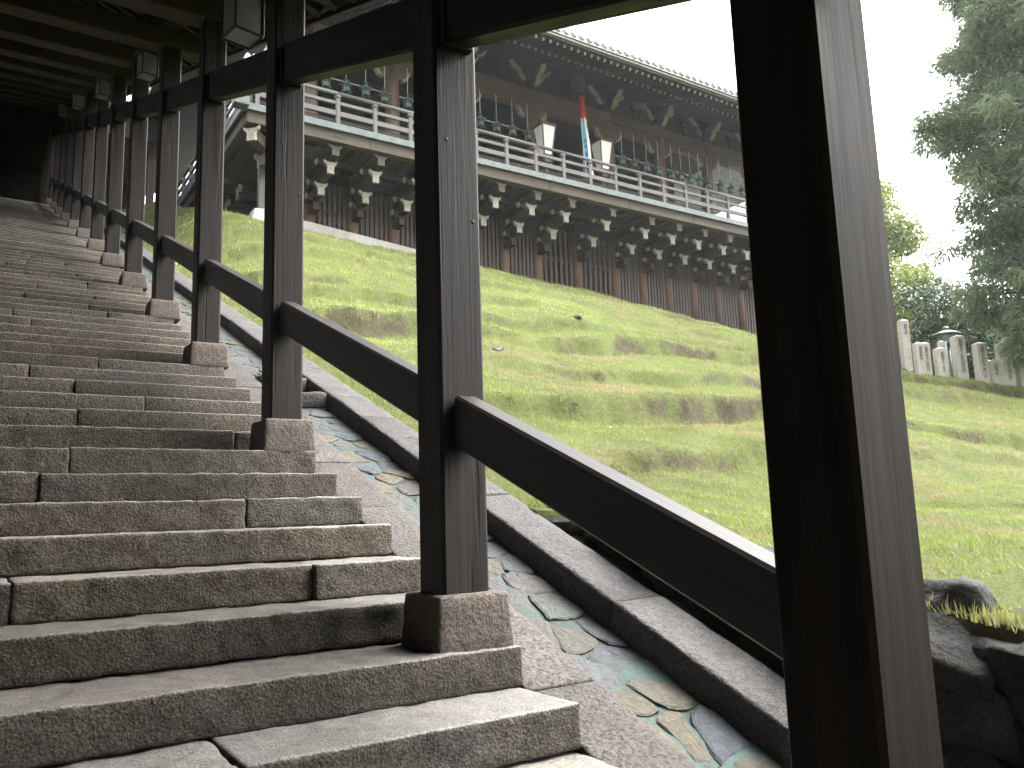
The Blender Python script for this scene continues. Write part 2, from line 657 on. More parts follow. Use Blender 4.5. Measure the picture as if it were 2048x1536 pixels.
def gutter_mortar():
    m, nt, b = new_mat("gutter_mortar")
    v = obj_vec(nt, rnd=False)
    big = noise(nt, v, 1.1, 4, .6)
    col = ramp(nt, big, [(.36, (.032, .034, .027)), (.48, (.031, .044, .037)), (.60, (.036, .066, .058))])
    f = noise(nt, v, 40, 5, .7)
    col = mix(nt, .7, col, ramp(nt, f, [(.3, .55), (.6, 1.1)]), 'MULTIPLY')
    nt.links.new(col, b.inputs["Base Color"])
    b.inputs["Roughness"].default_value = .6
    b.inputs["Specular IOR Level"].default_value = .15
    bump(nt, b, f, .5, .012)
    return m


M_GST, M_GMO = gutter_stone(), gutter_mortar()


def turf():
    m, nt, b = new_mat("turf_ground")
    v = obj_vec(nt, rnd=False)
    at = nt.nodes.new("ShaderNodeAttribute")
    at.attribute_name = "soil"
    g = ramp(nt, noise(nt, v, 1.3, 5, .65), [(.3, (.092, .118, .032)), (.5, (.125, .155, .042)), (.7, (.170, .185, .060))])
    g = mix(nt, .7, g, ramp(nt, noise(nt, v, 45, 5, .75), [(.3, .35), (.65, 1.2)]), 'MULTIPLY')
    s = ramp(nt, noise(nt, v, 9, 5, .7), [(.3, (.045, .035, .023)), (.7, (.115, .090, .062))])
    s = mix(nt, .6, s, ramp(nt, noise(nt, v, 70, 4, .7), [(.3, .45), (.65, 1.15)]), 'MULTIPLY')
    md = nt.nodes.new("ShaderNodeMath")
    md.operation = 'MULTIPLY_ADD'
    nt.links.new(noise(nt, v, 6, 5, .7), md.inputs[0])
    md.inputs[1].default_value = .55
    nt.links.new(at.outputs["Fac"], md.inputs[2])
    m2 = nt.nodes.new("ShaderNodeMath")
    m2.operation = 'MULTIPLY_ADD'
    nt.links.new(noise(nt, v, 24, 6, .8), m2.inputs[0])
    m2.inputs[1].default_value = .8
    nt.links.new(md.outputs[0], m2.inputs[2])
    fac = ramp(nt, m2.outputs[0], [(.80, 0), (1.0, .85)])
    nt.links.new(mix(nt, fac, g, s), b.inputs["Base Color"])
    b.inputs["Roughness"].default_value = .95
    b.inputs["Specular IOR Level"].default_value = .2
    bump(nt, b, noise(nt, v, 38, 6, .8), 1.0, .09)
    return m


def leafy(name, stops, trans=.35, rough=.55):
    """leaf or grass blade: colour from the per-blade attribute 'tint', some light through it"""
    m, nt, b = new_mat(name)
    at = nt.nodes.new("ShaderNodeAttribute")
    at.attribute_name = "tint"
    col = ramp(nt, at.outputs["Fac"], stops)
    nt.links.new(col, b.inputs["Base Color"])
    b.inputs["Roughness"].default_value = rough
    b.inputs["Specular IOR Level"].default_value = .3
    tr = nt.nodes.new("ShaderNodeBsdfTranslucent")
    nt.links.new(col, tr.inputs["Color"])
    mx = nt.nodes.new("ShaderNodeMixShader")
    mx.inputs[0].default_value = trans
    out = nt.nodes["Material Output"]
    nt.links.new(b.outputs[0], mx.inputs[1])
    nt.links.new(tr.outputs[0], mx.inputs[2])
    nt.links.new(mx.outputs[0], out.inputs["Surface"])
    return m


M_TURF = turf()
M_GRASS = leafy("grass_blade", [(0, (.29, .235, .125)), (.16, (.22, .22, .07)), (.4, (.19, .235, .056)), (.75, (.235, .30, .07)), (1, (.30, .36, .105))], .35)
M_CEDAR = leafy("cedar_spray", [(0, (.10, .14, .085)), (.5, (.165, .22, .125)), (1, (.25, .29, .16))], .5)
M_LLEAF = leafy("maple_leaf", [(0, (.09, .12, .03)), (.5, (.14, .18, .04)), (1, (.20, .22, .06))], .45)
M_DLEAF = leafy("evergreen_leaf", [(0, (.030, .052, .027)), (.5, (.055, .088, .043)), (1, (.10, .14, .065))], .25, .35)
M_BARK = wood("bark", (.035, .026, .020), (.10, .078, .06), None, 0, (.8, .95), 20, .2, 1.0)

TAN = .41
STEP_T, STEP_R = .366, .15


def SZ(k):
    return -.626 + STEP_R * k


def SY(k):
    return 2.297 + STEP_T * k


def nose(y):
    return -.626 + TAN * (y - 2.297)


K_TOP = 72

# ================================================================== STAIRS
XR = 1.755          # outer end of the steps
XL = -2.45
stairs = add("stairs", None, T(0, SY(0), SZ(0)), None, kind="structure", label="worn granite stairs climbing under the covered walkway")
# joints (x) of the lowest steps, read from the picture; the rest fall at random
JOINTS = {0: (-1.2, .64), 1: (-1.5, -.28), 2: (-1.9, -.6), 3: (-.9, .14, 1.22), 4: (-1.4, .035), 5: (-1.1, 1.14), 6: (-1.5, .27), 7: (-.8, .42),
          8: (-1.2, .05, 1.36), 9: (-.9, .52), 10: (-1.6, .95), 11: (-.7, .56), 12: (-1.3, .30), 13: (-1.0, .78)}
for k in range(-2, 36):
    js = JOINTS.get(k)
    if js is None:
        a = random.uniform(-1.7, -.9)
        js = [a]
        while js[-1] < XR - 1.1:
            js.append(js[-1] + random.uniform(1.2, 2.3))
        if XR - js[-1] < .5:
            js.pop()
    xs = [XL] + list(js) + [XR + random.uniform(-.015, .012)]
    for i in range(len(xs) - 1):
        x0, x1 = xs[i] + random.uniform(.001, .003), xs[i + 1] - random.uniform(.001, .003)
        L = x1 - x0
        near = k < 9
        fine_ = near and x1 > -.3
        nx = max(6, int(L / (.018 if fine_ else .09)))
        ny, nz = (20, 10) if fine_ else (4, 4)
        hz = .147
        dy = random.uniform(-.012, .012)
        dz = random.uniform(-.006, .004)
        dep = .46
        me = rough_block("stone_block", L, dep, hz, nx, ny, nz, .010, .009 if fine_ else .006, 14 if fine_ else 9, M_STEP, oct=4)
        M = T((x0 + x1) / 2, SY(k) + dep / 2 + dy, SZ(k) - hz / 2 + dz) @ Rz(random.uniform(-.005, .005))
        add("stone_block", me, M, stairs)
    # mortar bed behind and below every row
    box("mortar_bed", XL, XR - .03, SY(k) + .03, SY(k) + .6, SZ(k) - .30, SZ(k) - .152, M_MORT, stairs, .004)
geo = []
for k in list(range(36, K_TOP + 1)) + list(range(-32, -2)):
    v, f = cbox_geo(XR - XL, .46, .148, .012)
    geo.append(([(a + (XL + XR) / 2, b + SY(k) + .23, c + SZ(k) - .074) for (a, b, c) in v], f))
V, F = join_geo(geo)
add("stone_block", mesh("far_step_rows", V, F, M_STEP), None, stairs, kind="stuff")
V, F = prism([(SY(-32), SZ(-32) - .9), (SY(K_TOP) + .5, SZ(K_TOP) - .9), (SY(K_TOP) + .5, SZ(K_TOP) - .19), (SY(-32) + .4, SZ(-32) - .19)], XL, XR - .05, 'yz')
add("stair_core", mesh("stair_core", V, F, M_MORT), None, stairs)
# landing at the top
box("landing", -6, 5.0, SY(K_TOP) + .35, 44, SZ(K_TOP) - .3, SZ(K_TOP) - .004, M_MORT, None, .01, kind="structure", label="stone landing at the top of the stairs")

# ---- coping slabs beside the step ends, gutter, kerb
cope = add("stair_coping", None, T(1.9, 2.3, -.75), None, kind="structure", label="sloping pale granite coping beside the step ends")
ca = math.atan(TAN)


def slope_frame(x, y, off):
    """frame on the stair slope: local X = across, Y = up the slope, Z = normal"""
    return T(x, y, nose(y) + off) @ Matrix.Rotation(ca, 4, 'X')


y = -3.0
marks = [-3.0, -1.9, -.7, .55, 1.55, 2.62, 3.35, 4.33, 5.05, 5.9]
while marks[-1] < 29:
    marks.append(marks[-1] + random.uniform(.8, 1.35))
for a, b_ in zip(marks[:-1], marks[1:]):
    L = (b_ - a) / math.cos(ca) - .008
    me = rough_block("slab", .315, L, .12, 6, 14 if b_ < 9 else 6, 3, .012, .006, 8, M_COPE)
    add("slab", me, slope_frame(1.893, (a + b_) / 2, -.128 - .06 + random.uniform(-.004, .004)), cope)

gut = add("gutter", None, T(2.26, 2.3, -.85), None, kind="structure", label="rubble stone gutter with green mortar beside the stairs")
GX0, GX1 = 2.05, 2.49
# mortar bed, gently uneven
nu, nv = 22, 1300
us = np.linspace(GX0 - .03, GX1 + .06, nu + 1)
vs = np.linspace(-3.0, 29.0, nv + 1)
UU, VV = np.meshgrid(us, vs, indexing='ij')
ZZ = -.626 + TAN * (VV - 2.297) - .2165 + .034 * (fbm(np.stack([UU * 9, VV * 9, UU * 0], -1), 4) - .5)
P = np.stack([UU, VV, ZZ], -1).reshape(-1, 3)
idx = np.arange((nu + 1) * (nv + 1)).reshape(nu + 1, nv + 1)
Fq = np.stack([idx[:-1, :-1], idx[1:, :-1], idx[1:, 1:], idx[:-1, 1:]], -1).reshape(-1, 4)
add("mortar", np_mesh("mortar", P, Fq, M_GMO, True), None, gut)


def voronoi_cells(pts, bx):
    """cells of pts clipped to the box bx=(u0,u1,v0,v1)"""
    cells = []
    pts = np.array(pts)
    for i, p in enumerate(pts):
        poly = [(max(bx[0], p[0] - .6), max(bx[2], p[1] - .6)), (min(bx[1], p[0] + .6), max(bx[2], p[1] - .6)),
                (min(bx[1], p[0] + .6), min(bx[3], p[1] + .6)), (max(bx[0], p[0] - .6), min(bx[3], p[1] + .6))]
        near = np.argsort(((pts - p) ** 2).sum(1))[1:16]
        for j in near:
            q = pts[j]
            n = q - p
            mid = (p + q) / 2
            out = []
            for a in range(len(poly)):
                A, B = np.array(poly[a]), np.array(poly[(a + 1) % len(poly)])
                da, db = (A - mid) @ n, (B - mid) @ n
                if da <= 0:
                    out.append(tuple(A))
                if (da < 0) != (db < 0):
                    t = da / (da - db)
                    out.append(tuple(A + (B - A) * t))
            poly = out
            if len(poly) < 3:
                break
        cells.append(poly)
    return cells


def slab_stone(poly, inset, h, dome=.35):
    """flat stone from a polygon: worn, rounded outline, chamfered and slightly domed top; returns mesh and centre"""
    P = np.array(poly)
    c = P.mean(0)
    Q = []
    n = len(P)
    for i in range(n):           # cut the corners and roughen the edges
        A, B, Cc = P[i - 1], P[i], P[(i + 1) % n]
        for t in (.22, .0, -.22):
            q = B + (A - B) * max(t, 0) + (Cc - B) * max(-t, 0)
            if t == 0:
                q = B + ((A + Cc) / 2 - B) * .16
            Q.append(q)
    Q = np.array(Q) - c
    rad = np.linalg.norm(Q, axis=1, keepdims=True)
    Q = Q * np.maximum(.3, (rad - inset) / rad) * (1 + (RNG.random((len(Q), 1)) - .5) * .17)
    m = len(Q)
    V = [(q[0], q[1], -h) for q in Q] + [(q[0], q[1], h * .25 + random.uniform(-.004, .004)) for q in Q] + \
        [(q[0] * .88, q[1] * .88, h * (.62 + random.uniform(-.12, .12))) for q in Q] + \
        [(q[0] * .5, q[1] * .5, h * (.62 + dome * random.uniform(-.2, .6))) for q in Q] + [(0, 0, h * (.62 + dome * .3))]
    F = []
    for r_ in range(3):
        for i in range(m):
            F.append([r_ * m + i, r_ * m + (i + 1) % m, (r_ + 1) * m + (i + 1) % m, (r_ + 1) * m + i])
    for i in range(m):
        F.append([3 * m + i, 3 * m + (i + 1) % m, 4 * m])
    return V, F, c


pts = []
vv = .2
row = 0
while vv < 14.5:
    k = 2 if row % 3 else 3
    for i in range(k):
        pts.append((GX0 + (GX1 - GX0) * (i + .5 + random.uniform(-.28, .28)) / k, vv + random.uniform(-.08, .08)))
    vv += random.uniform(.17, .27)
    row += 1
for poly in voronoi_cells(pts, (GX0, GX1, 0.0, 14.7)):
    if len(poly) < 3:
        continue
    # polygon is in x and horizontal y: stretch y along the slope
    pl = [(u, v / math.cos(ca)) for (u, v) in poly]
    near_f = .5 + .5 * (poly[0][1] > 4)
    V, F, c = slab_stone(pl, random.uniform(.001, .016), .015)
    yy = c[1] * math.cos(ca)
    me = mesh("paving_stone", V, F, M_GST)
    M = slope_frame(c[0], yy, -.218 + random.uniform(-.006, .006)) @ Matrix.Rotation(random.uniform(-.05, .05), 4, 'X') @ Matrix.Rotation(random.uniform(-.05, .05), 4, 'Y')
    add("paving_stone", me, M, gut)
# two long check stones lying across the gutter
for yy in (6.75, 7.25):
    me = rough_block("check_stone", .42, .30, .14, 10, 6, 4, .02, .014, 8, M_COPE)
    add("check_stone", me, slope_frame(2.27, yy, -.185) @ Matrix.Rotation(-.3, 4, 'X'), gut)

kerb = add("kerb", None, T(2.6, 2.3, -.75), None, kind="structure", label="granite kerb between gutter and grass slope")
marks = [-3.0, -1.6, -.2, 1.05, 2.02, 3.05, 4.35, 5.45, 5.95, 6.55, 7.6]
while marks[-1] < 29:
    marks.append(marks[-1] + random.uniform(.8, 1.4))
for a, b_ in zip(marks[:-1], marks[1:]):
    L = (b_ - a) / math.cos(ca) - .010
    me = rough_block("kerb_stone", .30, L, .24, 6, 20 if b_ < 9 else 6, 5, .016, .011, 7, M_KERB)
    add("kerb_stone", me, slope_frame(2.64 + random.uniform(-.006, .006), (a + b_) / 2, -.075 - .12 + random.uniform(-.006, .004)), kerb)

# ================================================================== GRASS SLOPE
LEDGES = [(4.75, .02, .16, 3), (6.9, -.05, .36, 7), (8.7, .05, .22, 12), (10.8, .05, .36, 21), (12.4, .06, .20, 27), (13.9, .03, .28, 33), (15.6, .03, .20, 39), (17.2, .02, .24, 45), (18.9, 0, .16, 58)]


def height(x, y):
    x = np.asarray(x, float)
    y = np.asarray(y, float)
    yc = 21.0 + 8.0 * (1 - sstep(3.6, 5.2, x))
    ye = np.minimum(y, yc)
    base = np.where(ye >= 4.1, TAN * ye - 1.64, .041 + .18 * (ye - 4.1))
    hall = (1.80 - .09 * x - .30 * (1 - sstep(8, 12.5, x))) * sstep(3.0, 5.0, x) * sstep(9, 20.4, y)
    h = base + hall
    # shoulder on which the stone pillars stand
    wt = sstep(1.42, 1.62, x / np.maximum(y, .5)) * sstep(8, 11, y)
    cap = 3.95 - .19 * (x - 22.8)
    cap = np.where(x > 26.5, cap[()] * 0 + 3.25, cap) if np.ndim(cap) else (3.25 if x > 26.5 else cap)
    h = h * (1 - wt) + np.minimum(h, cap) * wt
    z0 = np.zeros_like(x)
    edge = sstep(2.9, 3.9, x)
    for (yl, sl, am, sd_) in LEDGES:
        yy = yl + sl * (x - 6) + 1.5 * (fbm(np.stack([x * .22 + sd_, z0 + sd_, z0], -1), 3) - .5) + .22 * (fbm(np.stack([x * 1.9 + sd_, y * .4, z0 + sd_], -1), 2) - .5) + .10 * (fbm(np.stack([x * 6 + sd_, y * .4, z0 + sd_], -1), 2) - .5)
        a = am * sstep(.15, .55, fbm(np.stack([x * .30 + sd_ * 3.1, z0 + .2 * y, z0 + sd_], -1), 2)) * 1.15 * edge
        d = y - yy
        h = h + a * (sstep(-.12, .05, d) - sstep(-1.5, 1.1, d))
    h = h + edge * (.34 * (fbm(np.stack([x * .5, y * .5, z0], -1), 3) - .5) + .13 * (fbm(np.stack([x * 2.6, y * 2.6, z0 + 4], -1), 3) - .5))
    return h - .06 * (1 - sstep(2.85, 3.1, x)) * (y > 4.1)


def growing(a, b, d0, g):
    out, d = [a], d0
    while out[-1] < b:
        out.append(out[-1] + d)
        d *= g
    return np.array(out)


ys = np.concatenate([np.arange(-6, 0, .3), np.arange(0, 9, .045), np.arange(9, 22, .085), growing(22, 90, .4, 1.12)])
ss = np.concatenate([[0.0], np.arange(.01, 6, .055), np.arange(6, 24, .11), growing(24, 120, .3, 1.13)])
YY, SS = np.meshgrid(ys, ss, indexing='ij')
X0 = np.where(YY < 4.0, 2.96, 2.77)
XX = X0 + SS
HH = height(XX, YY)
HH[:, 0] -= np.where(ys < 4.6, .45, .12)
dy_ = np.gradient(HH, axis=0) / np.gradient(YY, axis=0)
dx_ = np.gradient(HH, axis=1) / np.gradient(XX, axis=1)
steep = np.sqrt(dx_ ** 2 + dy_ ** 2)
z0 = np.zeros_like(XX)
patch = fbm(np.stack([XX * .8, YY * .8, z0 + 9], -1), 4)
warp = .5 * fbm(np.stack([XX * 1.3, YY * 1.3, z0 + 7], -1), 2)
fine = fbm(np.stack([XX * 1.7 + YY * .9 + warp, YY * 2.6 - XX * .8 + warp, z0 + 3], -1), 4)
soil = np.clip(sstep(1.0, 2.6, steep) * (.08 + .36 * sstep(.38, .62, fine)) + sstep(.52, .76, patch) * .14, 0, 1)
soil[:, 0] = 1.0
P = np.stack([XX, YY, HH], -1).reshape(-1, 3)
n0, n1 = XX.shape
idx = np.arange(n0 * n1).reshape(n0, n1)
Fq = np.stack([idx[:-1, :-1], idx[:-1, 1:], idx[1:, 1:], idx[1:, :-1]], -1).reshape(-1, 4)
me = np_mesh("grass_slope", P, Fq, M_TURF, True)
at = me.attributes.new("soil", 'FLOAT', 'POINT')
at.data.foreach_set("value", soil.ravel().astype(np.float32))
add("grass_slope", me, None, None, kind="structure", label="grassy slope with worn ledges rising to the temple hall")
# ground on the far side of the stairs and all round, down to the horizon
n = 60
gx = np.concatenate([-growing(2.6, 700, 2, 1.35)[::-1], ])
V = [(-180, -180, -13), (240, -180, -13), (240, 240, -13), (-180, 240, -13)]
add("ground", mesh("ground", V, [[0, 1, 2, 3]], M_TURF), None, None, kind="structure", label="far ground below the hillside")


# ---- grass blades
RCn = np.array(RC)


def project(p):
    c = p @ RCn
    return c[:, 0] / np.maximum(c[:, 2], .01) * 1650 + 1024, c[:, 1] / np.maximum(c[:, 2], .01) * 1650 + 768, c[:, 2]


def blades(x0, x1, y0, y1, dens, length, width, seed):
    r = np.random.default_rng(seed)
    n = int((x1 - x0) * (y1 - y0) * dens)
    x = r.uniform(x0, x1, n)
    y = r.uniform(y0, y1, n)
    z = height(x, y)
    p = np.stack([x, y, z], 1)
    u, v, d = project(p)
    keep = (d > 1) & (u > -300) & (u < 2500) & (v > 200) & (v < 1750)
    keep &= ~((y < 4.2) & (x < 2.93))
    h2 = height(x, y + .06)
    steep = np.abs(h2 - z) / .06
    zz = np.zeros_like(x)
    pat = fbm(np.stack([x * .8, y * .8, zz + 9], -1), 4)
    cl = fbm(np.stack([x * 5, y * 5, zz + 2], -1), 2)
    wp = .5 * fbm(np.stack([x * 1.3, y * 1.3, zz + 7], -1), 2)
    fn = fbm(np.stack([x * 1.7 + y * .9 + wp, y * 2.6 - x * .8 + wp, zz + 3], -1), 4)
    prob = 1 - .5 * sstep(1.2, 2.6, steep) * sstep(.36, .6, fn) - .4 * sstep(.56, .74, pat) * sstep(.4, .6, fn)
    prob *= .22 + 1.2 * sstep(.32, .62, cl)
    keep &= r.random(n) < prob
    p, cl, pat, stp = p[keep], cl[keep], pat[keep], steep[keep]
    n = len(p)
    a = r.uniform(0, 2 * math.pi, n)
    L = length * r.uniform(.5, 1.4, n) * (1 + .7 * sstep(.7, 1.3, stp))
    lean = r.uniform(.1, 1.0, n)
    dirv = np.stack([np.cos(a), np.sin(a), np.zeros(n)], 1)
    side = np.stack([-np.sin(a), np.cos(a), np.zeros(n)], 1) * (width * r.uniform(.6, 1.3, n) / 2)[:, None]
    tip = p + dirv * (L * lean * .8)[:, None]
    tip[:, 2] += L * (1 - .45 * lean)
    p = p.copy()
    p[:, 2] -= .008
    V = np.stack([p - side, p + side, tip], 1).reshape(-1, 3)
    big = fbm(np.stack([p[:, 0] * .45, p[:, 1] * .45, np.full(n, 30.)], -1), 3)
    dry = fbm(np.stack([p[:, 0] * 1.7, p[:, 1] * 1.7, np.full(n, 50.)], -1), 3)
    tint = np.clip(.55 + (big - .5) * 1.6 + (r.random(n) - .5) * .45 - .85 * sstep(.48, .7, dry) - .30 * sstep(1.0, 2.2, stp), 0, 1)
    tint = np.where(r.random(n) < .09, .02, tint)
    return V, np.repeat(tint, 3)


bl = [blades(2.93, 3.08, .3, 4.3, 9000, .06, .007, 9), blades(2.76, 2.86, 4.1, 9, 5000, .05, .007, 10), blades(2.80, 9.0, .9, 6.2, 3400, .036, .0060, 1), blades(2.80, 12.0, 6.2, 10.5, 1800, .044, .0085, 2), blades(9, 17, 1.5, 6.2, 1300, .045, .009, 5),
      blades(2.80, 20.0, 10.5, 15.5, 620, .062, .013, 3), blades(12, 24, 6.2, 10.5, 620, .060, .012, 6), blades(17, 30, 3, 13.5, 300, .07, .016, 7),
      blades(2.80, 28.0, 15.5, 21.3, 330, .075, .018, 4)]
V = np.concatenate([b[0] for b in bl])
tn = np.concatenate([b[1] for b in bl])
Fq = np.arange(len(V), dtype=np.int32).reshape(-1, 3)
me = np_mesh("grass", V, Fq, M_GRASS)
at = me.attributes.new("tint", 'FLOAT', 'POINT')
at.data.foreach_set("value", tn.astype(np.float32))
add("grass", me, None, None, kind="stuff", label="short green and straw coloured turf on the slope", category="grass")

# ---- rubble retaining wall under the near end of the slope
wall = add("retaining_wall", None, T(2.95, 2.5, -.9), None, label="dark rubble stone retaining wall behind the kerb", category="wall")


def wall_top(y):
    return .041 + .18 * (y - 4.1)


yy = 4.15
sid = 0
# the big stones at the near end, as they lie
for i_, (x, y, z, sx, sy, sz) in enumerate(((3.08, 1.80, -.545, .46, .46, .42), (3.12, 1.42, -.66, .54, .50, .50), (3.02, 1.86, -.90, .42, .56, .40), (3.02, 1.38, -1.06, .46, .52, .46),
                                            (3.14, .95, -.74, .56, .52, .52), (3.04, .88, -1.22, .46, .56, .50), (3.14, .48, -.84, .56, .5, .54), (3.04, .40, -1.34, .48, .54, .54))):
    add("boulder", facet_rock("boulder", sx * 1.12, sy * 1.12, sz * 1.12, M_BOULD, 200 + i_, 11), T(x, y, z) @ Matrix.Rotation(random.uniform(-.15, .15), 4, 'X'), wall)
while yy > 2.0:
    w = min(.46, .16 + (4.15 - yy) * .14) * random.uniform(.8, 1.25)
    yb = yy - w
    ym = (yy + yb) / 2
    zt = wall_top(ym) + .02
    zb = nose(ym) - .16
    hh = max(.10, zt - zb)
    rows = [(zb, zt)] if hh < .42 else [(zb, zb + hh * random.uniform(.42, .55)), None]
    if rows[-1] is None:
        rows[1] = (rows[0][1], zt)
    for (a, b_) in rows:
        sy, sz, sx = w * random.uniform(.95, 1.08), (b_ - a) * random.uniform(.98, 1.06), random.uniform(.42, .55)
        me = facet_rock("boulder", sx, sy * 1.2, sz * 1.14, M_BOULD, sid + 5)
        add("boulder", me, T(2.85 + sx / 2 + random.uniform(-.01, .03), ym, (a + b_) / 2 + .02 + random.uniform(-.03, .02)) @ Matrix.Rotation(random.uniform(-.25, .25), 4, 'X') @ Rz(random.uniform(-.2, .2)), wall)
        sid += 1
    yy = yb
V, F = prism([(-3.0, nose(-3) - .6), (4.3, nose(4.3) - .5), (4.1, nose(4.1) - .16), (-3.0, wall_top(-3) - .12)], 3.02, 3.35, 'yz')
add("wall_core", mesh("wall_core", V, F, M_BOULD), None, wall)
V, F = prism([(-3.0, nose(-3) - .8), (5.2, nose(5.2) - .7), (5.2, nose(5.2) - .135), (-3.0, nose(-3) - .135)], 2.70, 2.97, 'yz')
add("wall_footing", mesh("wall_footing", V, F, M_BOULD), None, wall)

# a few loose stones lying on the slope
for i, (x, y, s, lab) in enumerate([(9.9, 12.6, .16, "dark grey rock lying high on the slope below the lattice"), (13.3, 12.2, .22, "squarish dark rock bedded in the upper grass ledge"),
                                    (6.9, 9.1, .10, "pale loose stone lying on the middle of the slope"), (6.1, 9.6, .13, "tan streak of bare rock in the middle grass ledge")]):
    me = facet_rock("rock", s * 1.5, s, s * .6, M_BOULD if i < 2 else M_COPE, 70 + i)
    add("rock", me, T(x, y, float(height(np.array([x]), np.array([y]))[0]) + s * .02) @ Rz(random.random()), None, label=lab, category="rock", group="loose rocks on the slope")

# ================================================================== COVERED WALKWAY
walk = add("covered_walkway", None, T(-.5, 2.7, nose(2.7)), None, label="dark timber covered walkway over the stone stairs", category="walkway")
POSTS = [(-7.84, 1.45, -28), (-5.64, 1.45, -22), (-3.44, 1.45, -16), (-1.25, 1.455, -10), (1.0, 1.468, -4), (2.745, 1.478, 1), (4.925, 1.49, 7), (7.12, 1.515, 13), (9.31, 1.545, 19)]  # lowest bays are unseen, added to cut light from behind
i = 0
while POSTS[-1][0] < 27:
    POSTS.append((POSTS[-1][0] + 2.196, 1.548, POSTS[-1][2] + 6))
PW = .2
for (y, x, k) in POSTS:
    for side in (1, -1):
        xc = x + PW / 2 if side > 0 else XL - .12
        zf = SZ(k)
        if side > 0:
            me = cached(('foot', k % 3), lambda: rough_block("stone_footing", .325, .325, .21, 10, 10, 6, .014, .006, 12, M_FOOT, taper=.09))
            add("stone_footing", me, T(xc + .005, y + PW / 2, zf + .09) @ Rz(random.uniform(-.02, .02)), walk)
        zb = zf + .185 if side > 0 else zf
        zt = nose(y + PW / 2) + 3.12
        big = .5 < y < 2
        me = cbox(PW, PW + (.03 if big else 0), zt - zb, M_POST2 if big else M_POST, .012)
        o = add("post", me, T(xc, y + PW / 2 + (.015 if big else 0), (zb + zt) / 2), walk)
        # cross beam from post to post
    ym = y + PW / 2
    zt = nose(ym) + 3.10
    box("cross_beam", XL - .25, x + .42, ym - .10, ym + .10, zt, zt + .25, M_RAFT, walk, .012)


def sl(y, off):
    return nose(y) + off


# rails and tie beams, bay by bay
for (y0, xa, k0), (y1, xb, k1) in zip(POSTS[:-1], POSTS[1:]):
    a, b_ = y0 + PW - .02, y1 + .02
    x0, x1 = xa + PW / 2, xb + PW / 2
    if y0 > .5:
        beam("handrail", (x0, a, sl(a, .81)), (x1, b_, sl(b_, .81)), .095, .186, M_RAIL, walk, .01)
    beam("tie_beam", (x0, a, sl(a, 2.505)), (x1, b_, sl(b_, 2.505)), .11, .25, M_BEAM, walk, .012)
    beam("handrail", (XL - .12, a, sl(a, .81)), (XL - .12, b_, sl(b_, .81)), .095, .186, M_BEAM, walk, .01)
    beam("shade_panel", (XL - .14, a, sl(a, 1.55)), (XL - .14, b_, sl(b_, 1.55)), .03, 2.75, M_CEIL, walk, .004)  # unseen plank wall, added to block light from the left
for (y, x, k) in POSTS[5:8]:
    for (dx, dz) in ((.05, 1.95), (.165, 1.62)):
        rod("peg", (x + dx, y - .001, sl(y, dz)), (x + dx, y + .02, sl(y, dz)), .008, M_BEAM, walk, 8)
# the post ends of the tie beams pierce the posts: wedge blocks under the joints
for (y, x, k) in POSTS[4:]:
    box("joint_wedge", x + .03, x + PW - .03, y - .035, y + .01, sl(y, 2.35), sl(y, 2.60), M_BEAM, walk, .006)
# plates along the slope
YA, YB = POSTS[0][0] - .9, 29.6
for xc in (1.58, XL - .12):
    beam("roof_plate", (xc, YA, sl(YA, 3.46)), (xc, YB, sl(YB, 3.46)), .2, .22, M_BEAM, walk, .01)
roofc = add("roof", None, T(-.45, 10, sl(10, 4.4)), walk)
RIDGE_X, EAVE_R, EAVE_L = -.45, 2.36, -3.3
Z_EAVE, Z_RIDGE = 3.37, 4.62
NR = 92
for i in range(NR):
    y = YA + (YB - YA) * (i + .5) / NR
    for xe in (EAVE_R, EAVE_L):
        beam("rafter", (RIDGE_X, y, sl(y, Z_RIDGE)), (xe, y, sl(y, Z_EAVE)), .075, .095, M_RAFT, roofc, .006)
for xe in (EAVE_R + .08, EAVE_L - .08):
    s = 1 if xe > 0 else -1
    up = .065
    V = [(RIDGE_X, YA - .1, sl(YA - .1, Z_RIDGE) + up), (RIDGE_X, YB, sl(YB, Z_RIDGE) + up), (xe, YB, sl(YB, Z_EAVE - .04) + up), (xe, YA - .1, sl(YA - .1, Z_EAVE - .04) + up)]
    V2 = [(a, b, c + .14) for (a, b, c) in V]
    F = [[0, 1, 2, 3], [7, 6, 5, 4], [0, 4, 5, 1], [1, 5, 6, 2], [2, 6, 7, 3], [3, 7, 4, 0]]
    add("roof_boards", mesh("roof_boards", V + V2, F, M_CEIL), None, roofc)
    beam("eave_board", (xe, YA - .1, sl(YA - .1, Z_EAVE + .04)), (xe, YB, sl(YB, Z_EAVE + .04)), .035, .12, M_CEIL, roofc, .004)

